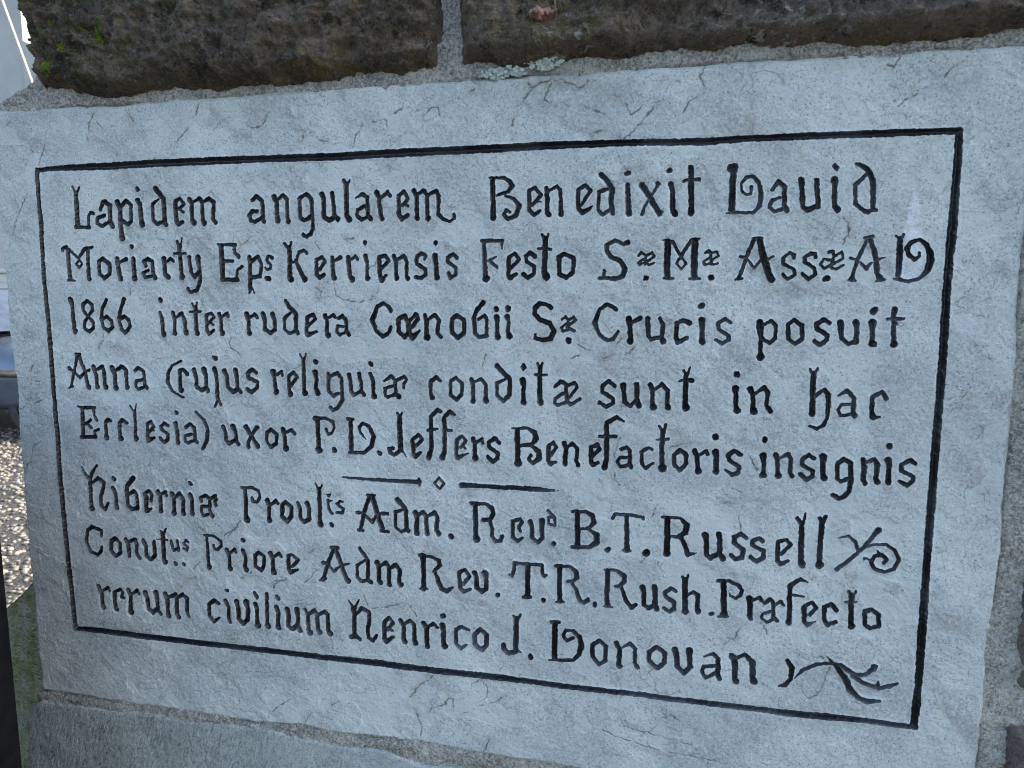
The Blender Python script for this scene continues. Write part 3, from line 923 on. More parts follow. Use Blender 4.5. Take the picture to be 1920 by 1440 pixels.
def tag(o, label=None, cat=None, group=None, kind=None):
    if label: o['label'] = label
    if cat: o['category'] = cat
    if group: o['group'] = group
    if kind: o['kind'] = kind
    return o

def empty(name, loc, label=None, cat=None, group=None):
    o = bpy.data.objects.new(name, None)
    o.empty_display_size = 0.1
    o.location = loc
    COL.objects.link(o)
    return tag(o, label, cat, group)

def place(o, parent=None):
    COL.objects.link(o)
    if parent is not None:
        o.parent = parent
        o.matrix_parent_inverse = Matrix.Translation(-Vector(parent.location))
    return o

def np_mesh(name, verts, faces3=None, faces4=None, mat=None, parent=None, smooth=True, attrs=None):
    me = bpy.data.meshes.new(name)
    verts = np.asarray(verts, np.float32)
    f3 = np.zeros((0, 3), np.int32) if faces3 is None else np.asarray(faces3, np.int32).reshape(-1, 3)
    f4 = np.zeros((0, 4), np.int32) if faces4 is None else np.asarray(faces4, np.int32).reshape(-1, 4)
    me.vertices.add(len(verts))
    me.vertices.foreach_set("co", verts.ravel())
    nl = f3.size + f4.size
    me.loops.add(nl)
    me.loops.foreach_set("vertex_index", np.concatenate([f4.ravel(), f3.ravel()]).astype(np.int32))
    me.polygons.add(len(f3) + len(f4))
    starts = np.concatenate([np.arange(len(f4)) * 4, f4.size + np.arange(len(f3)) * 3]).astype(np.int32)
    me.polygons.foreach_set("loop_start", starts)
    if attrs:
        for k, v in attrs.items():
            at = me.attributes.new(k, 'FLOAT', 'POINT')
            at.data.foreach_set("value", np.asarray(v, np.float32))
    me.update(calc_edges=True)
    me.polygons.foreach_set("use_smooth", np.full(len(me.polygons), smooth))
    if mat: me.materials.append(mat)
    o = bpy.data.objects.new(name, me)
    return place(o, parent)

class MB:
    """collects boxes, prisms and tubes and builds one mesh object"""
    def __init__(self): self.bm = bmesh.new()
    def box(self, c, s, rot=None, bevel=0.0):
        m = Matrix.Translation(c) @ (rot.to_4x4() if rot else Matrix()) @ Matrix.Diagonal((s[0], s[1], s[2], 1))
        r = bmesh.ops.create_cube(self.bm, size=1.0, matrix=m)
        if bevel:
            es = list({e for v in r['verts'] for e in v.link_edges})
            bmesh.ops.bevel(self.bm, geom=es, offset=bevel, segments=3, affect='EDGES')
        return self
    def prism(self, pts, y0, y1):
        a = [self.bm.verts.new((x, y0, z)) for x, z in pts]
        b = [self.bm.verts.new((x, y1, z)) for x, z in pts]
        n = len(pts)
        for i in range(n):
            j = (i + 1) % n
            self.bm.faces.new((a[i], b[i], b[j], a[j]))
        self.bm.faces.new(a); self.bm.faces.new(b[::-1])
        return self
    def tube(self, pts, rad, seg=10, caps=True):
        pts = [Vector(p) for p in pts]
        rad = rad if isinstance(rad, (list, tuple)) else [rad] * len(pts)
        rings = []
        for i, p in enumerate(pts):
            d = (pts[min(i + 1, len(pts) - 1)] - pts[max(i - 1, 0)]).normalized()
            u = d.orthogonal().normalized() if i == 0 else (u - d * u.dot(d)).normalized()
            v = d.cross(u)
            rings.append([self.bm.verts.new(p + (u * math.cos(t) + v * math.sin(t)) * rad[i])
                          for t in [2 * math.pi * k / seg for k in range(seg)]])
        for r0, r1 in zip(rings, rings[1:]):
            for k in range(seg):
                self.bm.faces.new((r0[k], r0[(k + 1) % seg], r1[(k + 1) % seg], r1[k]))
        if caps:
            self.bm.faces.new(rings[0][::-1]); self.bm.faces.new(rings[-1])
        return self
    def build(self, name, mat, parent=None, smooth=False):
        bmesh.ops.recalc_face_normals(self.bm, faces=self.bm.faces[:])
        me = bpy.data.meshes.new(name)
        self.bm.to_mesh(me); self.bm.free()
        me.materials.append(mat)
        if smooth:
            me.polygons.foreach_set("use_smooth", np.full(len(me.polygons), True))
        return place(bpy.data.objects.new(name, me), parent)

# --- value noise on numpy arrays
def _hash(ix, iy, seed):
    h = (ix.astype(np.int64) * 374761393 + iy.astype(np.int64) * 668265263 + seed * 1442695041) & 0xffffffff
    h = ((h ^ (h >> 13)) * 1274126177) & 0xffffffff
    h = (h ^ (h >> 16)) & 0xffffffff
    return (h / 4294967295.0).astype(np.float32) * 2 - 1

def vnoise(x, y, scale, seed=0):
    x = x * scale; y = y * scale
    ix = np.floor(x); iy = np.floor(y)
    fx = (x - ix).astype(np.float32); fy = (y - iy).astype(np.float32)
    fx = fx * fx * (3 - 2 * fx); fy = fy * fy * (3 - 2 * fy)
    a = _hash(ix, iy, seed); b = _hash(ix + 1, iy, seed)
    c = _hash(ix, iy + 1, seed); d = _hash(ix + 1, iy + 1, seed)
    return (a + (b - a) * fx) * (1 - fy) + (c + (d - c) * fx) * fy

def fbm(x, y, scale, octaves=4, seed=0, gain=0.5, ridge=False):
    s = np.zeros(np.shape(x), np.float32); amp = 1.0; tot = 0.0
    for k in range(octaves):
        n = vnoise(x + 0.37 * k, y - 0.21 * k, scale * 2.03 ** k, seed + 17 * k)
        s += amp * ((1 - 2 * np.abs(n)) if ridge else n)
        tot += amp; amp *= gain
    return s / tot

def smooth01(t):
    t = np.clip(t, 0, 1)
    return t * t * (3 - 2 * t)

# --- signed distances
def sdf_poly(X, Z, pts):
    """negative inside"""
    P = np.asarray(pts, np.float64)
    d = np.full(X.shape, 1e9, np.float32); inside = np.zeros(X.shape, bool)
    for (ax, az), (bx, bz) in zip(P, np.roll(P, -1, 0)):
        ex, ez = bx - ax, bz - az
        px, pz = X - ax, Z - az
        t = np.clip((px * ex + pz * ez) / (ex * ex + ez * ez + 1e-12), 0, 1)
        d = np.minimum(d, (px - ex * t) ** 2 + (pz - ez * t) ** 2)
        if az != bz:
            c = ((az > Z) != (bz > Z)) & (X < ex * (Z - az) / (bz - az) + ax)
            inside ^= c
    d = np.sqrt(d)
    return np.where(inside, -d, d).astype(np.float32)

def stamp_strokes(field, owner, idx, XW, ZW, x0, z0, cell, strokes, pad):
    """union of tapered capsules into field (min), owner gets idx where this is the closest"""
    nz, nx = field.shape
    for st in strokes:
        for (ax, az, aw), (bx, bz, bw) in zip(st, st[1:]):
            ra, rb = aw / 2, bw / 2
            m = max(ra, rb) + pad
            i0 = max(0, int((min(ax, bx) - m - x0) / cell)); i1 = min(nx, int((max(ax, bx) + m - x0) / cell) + 2)
            j0 = max(0, int((min(az, bz) - m - z0) / cell)); j1 = min(nz, int((max(az, bz) + m - z0) / cell) + 2)
            if i1 <= i0 or j1 <= j0: continue
            X = XW[j0:j1, i0:i1]; Z = ZW[j0:j1, i0:i1]
            ex, ez = bx - ax, bz - az
            t = np.clip(((X - ax) * ex + (Z - az) * ez) / (ex * ex + ez * ez + 1e-12), 0, 1)
            d = np.sqrt((X - ax - ex * t) ** 2 + (Z - az - ez * t) ** 2) - (ra + (rb - ra) * t)
            f = field[j0:j1, i0:i1]
            w = d < f
            f[w] = d[w]
            if owner is not None: owner[j0:j1, i0:i1][w] = idx

def clip_grid(F, x0, z0, cell):
    """keeps the part of the grid with F < 0, cut exactly along F = 0.
    returns (u, v) grid positions of vertices, quads, tris, cut segments"""
    nz, nx = F.shape
    inside = F < 0
    vid = np.full(F.shape, -1, np.int64)
    ins = np.flatnonzero(inside.ravel())
    a = inside[:-1, :-1]; b = inside[:-1, 1:]; c = inside[1:, 1:]; d = inside[1:, :-1]
    cnt = a.astype(np.int8) + b + c + d
    jj, ii = np.nonzero(cnt == 4)
    base = jj * nx + ii
    quads = np.stack([base, base + 1, base + nx + 1, base + nx], 1)
    jj, ii = np.nonzero((cnt > 0) & (cnt < 4))
    base = jj * nx + ii
    tri = np.concatenate([np.stack([base, base + 1, base + nx + 1], 1), np.stack([base, base + nx + 1, base + nx], 1)])
    Fr = F.ravel()
    inn = Fr[tri] < 0
    n = inn.sum(1)
    full = tri[n == 3]
    cuts = {}
    def rot(t, k):
        return np.stack([np.take_along_axis(t, ((k + s) % 3)[:, None], 1)[:, 0] for s in range(3)], 1)
    one = tri[n == 1]; k = np.argmax(Fr[one] < 0, 1) if len(one) else np.zeros(0, int)
    one = rot(one, k)            # first vertex in
    two = tri[n == 2]; k = np.argmax(Fr[two] >= 0, 1) if len(two) else np.zeros(0, int)
    two = rot(two, k)            # first vertex out
    NN = nx * nz
    def ekey(p, q):
        lo = np.minimum(p, q); hi = np.maximum(p, q)
        return lo * NN + hi
    e1 = ekey(one[:, 0], one[:, 1]); e2 = ekey(one[:, 0], one[:, 2])
    e3 = ekey(two[:, 0], two[:, 1]); e4 = ekey(two[:, 0], two[:, 2])
    keys, inv = np.unique(np.concatenate([e1, e2, e3, e4]), return_inverse=True)
    n1, n2 = len(e1), len(e3)
    c1 = inv[:n1]; c2 = inv[n1:2 * n1]; c3 = inv[2 * n1:2 * n1 + n2]; c4 = inv[2 * n1 + n2:]
    used = np.unique(np.concatenate([quads.ravel(), full.ravel(), one[:, 0], two[:, 1], two[:, 2]]))
    remap = np.full(NN, -1, np.int64); remap[used] = np.arange(len(used))
    nu = len(used)
    lo = keys // NN; hi = keys % NN
    t = Fr[lo] / (Fr[lo] - Fr[hi])
    u = np.concatenate([used % nx, (lo % nx) * (1 - t) + (hi % nx) * t])
    v = np.concatenate([used // nx, (lo // nx) * (1 - t) + (hi // nx) * t])
    T = [remap[full]]
    T.append(np.stack([remap[one[:, 0]], nu + c1, nu + c2], 1))
    T.append(np.stack([remap[two[:, 1]], remap[two[:, 2]], nu + c4], 1))
    T.append(np.stack([remap[two[:, 1]], nu + c4, nu + c3], 1))
    tris = np.concatenate(T)
    segs = np.concatenate([np.stack([nu + c1, nu + c2], 1), np.stack([nu + c4, nu + c3], 1)])
    return u, v, remap[quads], tris, segs

def bilin(A, u, v):
    i = np.clip(np.floor(u).astype(int), 0, A.shape[1] - 2); j = np.clip(np.floor(v).astype(int), 0, A.shape[0] - 2)
    fu = u - i; fv = v - j
    return ((A[j, i] * (1 - fu) + A[j, i + 1] * fu) * (1 - fv) + (A[j + 1, i] * (1 - fu) + A[j + 1, i + 1] * fu) * fv)

def grid(pts, cell, pad):
    P = np.asarray(pts)
    x0, z0 = P[:, 0].min() - pad, P[:, 1].min() - pad
    nx = int((P[:, 0].max() + pad - x0) / cell) + 2; nz = int((P[:, 1].max() + pad - z0) / cell) + 2
    X, Z = np.meshgrid((x0 + np.arange(nx) * cell).astype(np.float32), (z0 + np.arange(nz) * cell).astype(np.float32))
    return x0, z0, X, Z

def relief(name, pts, cell, depth_fn, back, mat, parent, rough=0.0015, rscale=120, seed=1, attrs_fn=None):
    """a block whose face is a height field y(x, z), cut to a (slightly ragged) outline and closed to the back"""
    x0, z0, X, Z = grid(pts, cell, 0.01)
    F = sdf_poly(X, Z, pts)
    F = F + rough * fbm(X, Z, rscale, 3, seed) + 1.5 * rough * vnoise(X, Z, rscale / 5, seed + 3)
    Y = depth_fn(X, Z, -F).astype(np.float32)
    u, v, q, t, s = clip_grid(F, x0, z0, cell)
    V = np.stack([x0 + u * cell, bilin(Y, u, v), Z0 + z0 + v * cell], 1)
    # skirt to the back
    sv = np.unique(s); m = np.full(len(V), -1); m[sv] = len(V) + np.arange(len(sv))
    VB = V[sv].copy(); VB[:, 1] = back
    q2 = np.stack([s[:, 1], s[:, 0], m[s[:, 0]], m[s[:, 1]]], 1)
    attrs = None
    if attrs_fn:
        attrs = {k: np.concatenate([bilin(A, u, v), bilin(A, u, v)[sv]]) for k, A in attrs_fn(X, Z, -F).items()}
    return np_mesh(name, np.concatenate([V, VB]), t, np.concatenate([q, q2]), mat, parent, True, attrs)

def parse(txt):
    out = []
    for ln in txt.strip().split("\n"):
        p = ln.split()
        if len(p[0]) == 1 and p[0].isalpha():
            out.append((p[0], p[1], []))
        else:
            out[-1][2].append([tuple(int(c) * 1e-4 for c in q.split(",")) for q in p])
    return out

# ---------------------------------------------------------------- materials
class NT:
    def __init__(self, name):
        self.m = bpy.data.materials.new(name); self.m.use_nodes = True
        self.t = self.m.node_tree; self.n = self.t.nodes
        self.bsdf = self.n["Principled BSDF"]
        g = self.n.new("ShaderNodeNewGeometry"); self.pos = g.outputs["Position"]
        self.hl = None
    def link(self, a, b): self.t.links.new(a, b)
    def set(self, sock, v):
        if hasattr(v, 'is_linked') or isinstance(v, bpy.types.NodeSocket): self.link(v, sock)
        else: sock.default_value = v
    def noise(self, scale, detail=4, rough=0.55, dist=0.0, vec=None, w=None):
        n = self.n.new("ShaderNodeTexNoise")
        n.inputs["Scale"].default_value = scale; n.inputs["Detail"].default_value = detail
        n.inputs["Roughness"].default_value = rough; n.inputs["Distortion"].default_value = dist
        self.link(vec or self.pos, n.inputs["Vector"])
        return n.outputs["Fac"]
    def noise_col(self, scale, detail=3):
        n = self.n.new("ShaderNodeTexNoise")
        n.inputs["Scale"].default_value = scale; n.inputs["Detail"].default_value = detail
        self.link(self.pos, n.inputs["Vector"]); return n.outputs["Color"]
    def voro(self, scale, feature='F1', vec=None, rnd=1.0, out="Distance"):
        n = self.n.new("ShaderNodeTexVoronoi"); n.feature = feature
        n.inputs["Scale"].default_value = scale; n.inputs["Randomness"].default_value = rnd
        self.link(vec or self.pos, n.inputs["Vector"])
        return n.outputs[out]
    def ramp(self, fac, lo, hi, a=0.0, b=1.0):
        n = self.n.new("ShaderNodeMapRange"); n.interpolation_type = 'SMOOTHSTEP'
        self.set(n.inputs["Value"], fac)
        n.inputs["From Min"].default_value = lo; n.inputs["From Max"].default_value = hi
        n.inputs["To Min"].default_value = a; n.inputs["To Max"].default_value = b
        return n.outputs["Result"]
    def mix(self, fac, a, b, mode='MIX'):
        n = self.n.new("ShaderNodeMix"); n.data_type = 'RGBA'; n.blend_type = mode
        self.set(n.inputs[0], fac)
        for s, v in ((n.inputs[6], a), (n.inputs[7], b)):
            self.set(s, (*v, 1.0) if isinstance(v, tuple) else v)
        return n.outputs[2]
    def math(self, op, a, b=0.0):
        n = self.n.new("ShaderNodeMath"); n.operation = op
        self.set(n.inputs[0], a); self.set(n.inputs[1], b)
        return n.outputs[0]
    def warp(self, scale, amp, detail=3):
        c = self.noise_col(scale, detail)
        s = self.n.new("ShaderNodeVectorMath"); s.operation = 'SUBTRACT'
        self.link(c, s.inputs[0]); s.inputs[1].default_value = (0.5, 0.5, 0.5)
        k = self.n.new("ShaderNodeVectorMath"); k.operation = 'SCALE'
        self.link(s.outputs[0], k.inputs[0]); k.inputs["Scale"].default_value = amp
        p = self.n.new("ShaderNodeVectorMath"); p.operation = 'ADD'
        self.link(self.pos, p.inputs[0]); self.link(k.outputs[0], p.inputs[1])
        return p.outputs[0]
    def attr(self, name):
        n = self.n.new("ShaderNodeAttribute"); n.attribute_name = name
        return n.outputs["Fac"]
    def stretch(self, s):
        n = self.n.new("ShaderNodeVectorMath"); n.operation = 'MULTIPLY'
        self.link(self.pos, n.inputs[0]); n.inputs[1].default_value = s
        return n.outputs[0]
    def tilt(self, angle, s):
        r = self.n.new("ShaderNodeVectorRotate"); r.rotation_type = 'Y_AXIS'
        self.link(self.pos, r.inputs["Vector"]); r.inputs["Angle"].default_value = angle
        n = self.n.new("ShaderNodeVectorMath"); n.operation = 'MULTIPLY'
        self.link(r.outputs[0], n.inputs[0]); n.inputs[1].default_value = s
        return n.outputs[0]
    def bump(self, h, dist, strength=1.0):
        n = self.n.new("ShaderNodeBump")
        n.inputs["Strength"].default_value = strength; n.inputs["Distance"].default_value = dist
        self.link(h, n.inputs["Height"])
        if self.hl is not None: self.link(self.hl, n.inputs["Normal"])
        self.hl = n.outputs["Normal"]
        self.link(self.hl, self.bsdf.inputs["Normal"])
    def done(self, color, rough=0.8, spec=0.3, metal=0.0):
        b = self.bsdf.inputs
        self.set(b["Base Color"], (*color, 1.0) if isinstance(color, tuple) else color)
        self.set(b["Roughness"], rough); b["Metallic"].default_value = metal
        b["Specular IOR Level"].default_value = spec
        return self.m

def mat_limestone():
    t = NT("grey_limestone")
    big = t.noise(8, 6, 0.62, 0.6); mid = t.noise(34, 5, 0.62, 0.6); fine = t.noise(300, 3, 0.6); grit = t.noise(560, 3, 0.7)
    c = t.mix(t.ramp(big, 0.33, 0.68), (0.290, 0.310, 0.290), (0.420, 0.443, 0.410))
    c = t.mix(t.ramp(mid, 0.46, 0.74, 0, 0.45), c, (0.240, 0.246, 0.246))
    dg = t.tilt(math.radians(52), (1.0, 1.0, 0.42))      # weathering runs on the slant of the bedding
    c = t.mix(t.ramp(t.noise(15, 6, 0.66, 1.0, dg), 0.50, 0.68, 0, 0.62), c, (0.222, 0.218, 0.196))
    c = t.mix(t.ramp(t.noise(48, 6, 0.72, 0.8, dg), 0.53, 0.68, 0, 0.62), c, (0.170, 0.172, 0.162))
    c = t.mix(t.ramp(t.noise(21, 5, 0.65, 0.6, dg), 0.56, 0.70, 0, 0.35), c, (0.455, 0.485, 0.468))
    c = t.mix(t.math('MULTIPLY', t.attr('patch'), 0.55), c, (0.396, 0.420, 0.400))
    soft = t.math('SUBTRACT', 1.0, t.math('MULTIPLY', t.attr('patch'), 0.6))
    c = t.mix(t.math('MULTIPLY', t.ramp(fine, 0.40, 0.70, 0.0, 0.40), soft), c, (0.47, 0.49, 0.50))
    c = t.mix(t.math('MULTIPLY', t.ramp(t.noise(330, 3, 0.7), 0.30, 0.44, 0.60, 0.0), soft), c, (0.150, 0.155, 0.158))
    c = t.mix(t.math('MULTIPLY', t.ramp(grit, 0.30, 0.46, 0.75, 0.0), soft), c, (0.11, 0.115, 0.118))
    c = t.mix(t.math('MULTIPLY', t.ramp(grit, 0.58, 0.72, 0.0, 0.55), soft), c, (0.56, 0.575, 0.585))
    # pale and dark mineral specks, in loose swarms
    sw = t.ramp(t.noise(24, 3, 0.6), 0.40, 0.62)
    c = t.mix(t.math('MULTIPLY', t.ramp(t.voro(300, vec=t.warp(500, 0.003)), 0.10, 0.24, 0.85, 0.0), sw), c, (0.085, 0.088, 0.090))
    c = t.mix(t.ramp(t.voro(170), 0.05, 0.11, 0.8, 0.0), c, t.mix(t.ramp(t.noise(60, 2), 0.44, 0.50), (0.08, 0.083, 0.086), (0.66, 0.68, 0.70)))
    c = t.mix(t.ramp(t.voro(70, vec=t.warp(400, 0.005)), 0.025, 0.07, 0.7, 0.0), c, t.mix(t.ramp(t.noise(41, 2), 0.48, 0.52), (0.05, 0.05, 0.052), (0.62, 0.64, 0.66)))
    # hairline fissures, broken up
    brk = t.ramp(t.noise(130, 3, 0.7), 0.42, 0.56)
    fis = t.voro(19, 'DISTANCE_TO_EDGE', t.warp(26, 0.060, 7))
    f1 = t.math('MULTIPLY', t.ramp(fis, 0.003, 0.013, 1.0, 0.0), t.math('MULTIPLY', t.ramp(t.noise(9, 3, 0.6), 0.52, 0.62), brk))
    fis2 = t.voro(52, 'DISTANCE_TO_EDGE', t.warp(75, 0.024, 7))
    f2 = t.math('MULTIPLY', t.ramp(fis2, 0.006, 0.028, 1.0, 0.0), t.math('MULTIPLY', t.ramp(t.noise(19, 3, 0.6), 0.53, 0.64), brk))
    hair = t.math('MAXIMUM', t.math('MULTIPLY', f1, 0.65), t.math('MULTIPLY', f2, 0.55))
    c = t.mix(t.math('MULTIPLY', hair, 0.6), c, (0.09, 0.09, 0.086))
    c = t.mix(t.attr('stain'), c, (0.19, 0.180, 0.148))
    c = t.mix(t.math('MULTIPLY', t.attr('crack'), 0.72), c, (0.060, 0.054, 0.046))
    c = t.mix(t.attr('arris'), c, (0.53, 0.55, 0.57))
    c = t.mix(t.attr('chalk'), c, (0.66, 0.69, 0.72))
    h = t.math('ADD', t.math('MULTIPLY', mid, 0.8), t.math('ADD', t.math('MULTIPLY', fine, 0.55), t.math('MULTIPLY', grit, 0.30)))
    h = t.math('SUBTRACT', h, t.math('MULTIPLY', hair, 0.7))
    t.bump(h, 0.0011, 1.0)
    return t.done(c, 0.72, 0.25)

def mat_paint():
    t = NT("black_letter_paint")
    n = t.noise(38, 4, 0.6); g = t.noise(420, 3, 0.65)
    c = t.mix(t.ramp(n, 0.40, 0.70), (0.0060, 0.0063, 0.0078), (0.0145, 0.0155, 0.0185))
    c = t.mix(t.ramp(t.noise(90, 4, 0.6), 0.58, 0.75, 0, 0.5), c, (0.035, 0.038, 0.042))
    c = t.mix(t.attr('wear_and_light'), c, (0.085, 0.096, 0.108))  # worn paint, plus light painted onto the groove walls
    c = t.mix(t.ramp(g, 0.64, 0.76, 0, 0.45), c, (0.10, 0.105, 0.11))
    t.bump(g, 0.0004, 0.6)
    return t.done(c, t.ramp(g, 0.3, 0.7, 0.30, 0.48), 0.38)

def mat_rough_stone():
    t = NT("rough_brown_sandstone")
    a = t.noise(9, 6, 0.62, 0.6); b = t.noise(60, 6, 0.75, 0.4); g = t.noise(420, 4, 0.78)
    c = t.mix(t.ramp(a, 0.36, 0.64), (0.058, 0.047, 0.037), (0.200, 0.155, 0.112))
    c = t.mix(t.math('MULTIPLY', t.attr('pale'), t.ramp(b, 0.25, 0.7, 0.5, 1.0)), c, (0.215, 0.180, 0.158))
    c = t.mix(t.ramp(b, 0.48, 0.70, 0, 0.7), c, (0.200, 0.165, 0.125))
    c = t.mix(t.ramp(t.noise(28, 6, 0.75), 0.53, 0.64, 0, 0.85), c, (0.022, 0.020, 0.017))
    c = t.mix(t.ramp(t.noise(85, 5, 0.75), 0.55, 0.66, 0, 0.8), c, (0.024, 0.022, 0.019))
    c = t.mix(t.math('MULTIPLY', t.attr('ochre'), t.ramp(t.noise(70, 5, 0.75), 0.44, 0.58, 0, 0.85)), c, (0.165, 0.120, 0.040))
    c = t.mix(t.math('MULTIPLY', t.attr('moss'), t.ramp(t.noise(95, 4, 0.75), 0.53, 0.60)), c, (0.085, 0.125, 0.012))
    c = t.mix(t.ramp(g, 0.52, 0.72, 0, 0.75), c, (0.310, 0.275, 0.230))
    c = t.mix(t.ramp(g, 0.30, 0.46, 0.8, 0.0), c, (0.016, 0.014, 0.012))
    c = t.mix(t.ramp(t.voro(190, vec=t.warp(300, 0.006)), 0.05, 0.15, 0.9, 0.0), c, t.mix(t.ramp(t.noise(50, 2), 0.50, 0.58), (0.012, 0.012, 0.011), (0.40, 0.38, 0.34)))
    c = t.mix(t.math('MULTIPLY', t.ramp(t.noise(90, 5, 0.75, 1.0), 0.56, 0.62), t.attr('lichen')), c, (0.42, 0.44, 0.39))
    h = t.math('ADD', b, t.math('MULTIPLY', g, 0.55))
    t.bump(h, 0.011, 1.0)
    return t.done(c, 0.9, 0.12)

def mat_mortar():
    t = NT("sandy_lime_mortar")
    a = t.noise(18, 5, 0.6); g = t.noise(430, 4, 0.78); k = t.noise(230, 4, 0.75)
    c = t.mix(t.ramp(a, 0.38, 0.64), (0.270, 0.260, 0.225), (0.450, 0.435, 0.380))
    c = t.mix(t.ramp(t.noise(60, 5, 0.7), 0.52, 0.68, 0, 0.6), c, (0.165, 0.155, 0.132))
    c = t.mix(t.ramp(k, 0.36, 0.47, 0.6, 0.0), c, (0.085, 0.080, 0.070))
    c = t.mix(t.ramp(k, 0.53, 0.62, 0.0, 0.5), c, (0.58, 0.56, 0.51))
    c = t.mix(t.ramp(g, 0.52, 0.60, 0.0, 0.75), c, (0.64, 0.62, 0.57))
    c = t.mix(t.ramp(g, 0.39, 0.47, 0.55, 0.0), c, (0.07, 0.066, 0.058))
    c = t.mix(t.ramp(t.voro(140, vec=t.warp(300, 0.006)), 0.05, 0.13, 0.9, 0.0), c, t.mix(t.ramp(t.noise(47, 2), 0.44, 0.52), (0.06, 0.055, 0.05), (0.66, 0.65, 0.62)))
    c = t.mix(t.math('MULTIPLY', t.attr('lichen'), t.ramp(t.noise(110, 5, 0.8), 0.47, 0.55, 0.0, 0.75)), c, (0.42, 0.46, 0.42))
    c = t.mix(t.math('MULTIPLY', t.attr('green'), t.ramp(t.noise(50, 4, 0.7), 0.40, 0.62, 0.1, 0.6)), c, (0.21, 0.205, 0.115))
    t.bump(t.math('ADD', g, k), 0.0045, 1.0)
    return t.done(c, 0.9, 0.15)

def mat_plinth():
    t = NT("blue_grey_tooled_stone")
    a = t.noise(10, 5, 0.6); g = t.noise(480, 4, 0.7)
    tool = t.noise(185, 3, 0.66, 0.5, t.tilt(math.radians(-24), (1.7, 1.0, 0.60)))
    m = t.math('ADD', t.math('MULTIPLY', t.attr('tooled'), 0.85), 0.15)
    c = t.mix(t.ramp(a, 0.36, 0.66), (0.250, 0.276, 0.262), (0.365, 0.392, 0.376))
    c = t.mix(t.math('MULTIPLY', t.attr('tooled'), 0.55), c, (0.235, 0.255, 0.215))
    c = t.mix(t.ramp(t.noise(26, 6, 0.7), 0.48, 0.68, 0, 0.55), c, (0.150, 0.165, 0.150))
    c = t.mix(t.math('MULTIPLY', t.ramp(tool, 0.36, 0.44, 0.75, 0.0), m), c, (0.070, 0.080, 0.078))
    c = t.mix(t.math('MULTIPLY', t.ramp(tool, 0.56, 0.66, 0.0, 0.45), m), c, (0.35, 0.38, 0.37))
    c = t.mix(t.ramp(g, 0.53, 0.64, 0, 0.6), c, (0.37, 0.40, 0.41))
    c = t.mix(t.ramp(g, 0.37, 0.46, 0.6, 0.0), c, (0.10, 0.115, 0.118))
    c = t.mix(t.ramp(t.voro(46, vec=t.warp(200, 0.01)), 0.03, 0.09, 0.7, 0.0), c, (0.20, 0.165, 0.115))
    t.bump(t.math('ADD', t.math('MULTIPLY', tool, m), t.math('MULTIPLY', g, 0.35)), 0.0045, 1.0)
    return t.done(c, 0.85, 0.2)

def mat_mossy():
    t = NT("green_tinged_tooled_stone")
    a = t.noise(16, 5, 0.6); g = t.noise(480, 4, 0.7)
    tool = t.noise(120, 3, 0.62, 0.5, t.tilt(math.radians(10), (0.7, 0.7, 2.4)))
    c = t.mix(t.ramp(a, 0.34, 0.64), (0.300, 0.305, 0.150), (0.420, 0.425, 0.330))
    c = t.mix(t.ramp(t.noise(30, 5, 0.65), 0.42, 0.66, 0, 0.8), c, (0.265, 0.275, 0.085))
    c = t.mix(t.ramp(tool, 0.33, 0.44, 0.75, 0.0), c, (0.090, 0.095, 0.050))
    c = t.mix(t.ramp(tool, 0.56, 0.68, 0.0, 0.45), c, (0.200, 0.215, 0.150))
    c = t.mix(t.ramp(g, 0.56, 0.72, 0, 0.5), c, (0.24, 0.25, 0.18))
    t.bump(t.math('ADD', tool, t.math('MULTIPLY', g, 0.3)), 0.0045, 1.0)
    return t.done(c, 0.88, 0.15)

def mat_simple(name, a, b, scale=20, rough=0.6, spec=0.4, metal=0.0, bump=0.0, bscale=200):
    t = NT(name)
    c = t.mix(t.ramp(t.noise(scale, 5, 0.6), 0.35, 0.65), a, b)
    if bump: t.bump(t.noise(bscale, 4, 0.6), bump, 0.8)
    return t.done(c, rough, spec, metal)

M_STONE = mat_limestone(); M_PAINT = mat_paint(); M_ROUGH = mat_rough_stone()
M_MORTAR = mat_mortar(); M_PLINTH = mat_plinth(); M_MOSSY = mat_mossy()

# ---------------------------------------------------------------- ground
def ground_mat():
    t = NT("pebbly_tarmac")
    v = t.voro(55); g = t.noise(240, 3, 0.7)
    c = t.mix(t.ramp(t.noise(3, 4, 0.6), 0.35, 0.65), (0.022, 0.020, 0.017), (0.042, 0.038, 0.032))
    c = t.mix(t.ramp(v, 0.15, 0.5, 0.7, 0.0), c, (0.08, 0.074, 0.06))
    t.bump(t.math('SUBTRACT', t.math('MULTIPLY', g, 0.3), v), 0.012, 0.9)
    return t.done(c, 0.7, 0.3)

gm = MB(); gm.bm.faces.new([gm.bm.verts.new(p) for p in ((-120, -120, 0), (120, -120, 0), (120, 120, 0), (-120, 120, 0))])
gr = gm.build("ground", ground_mat()); tag(gr, kind='structure')

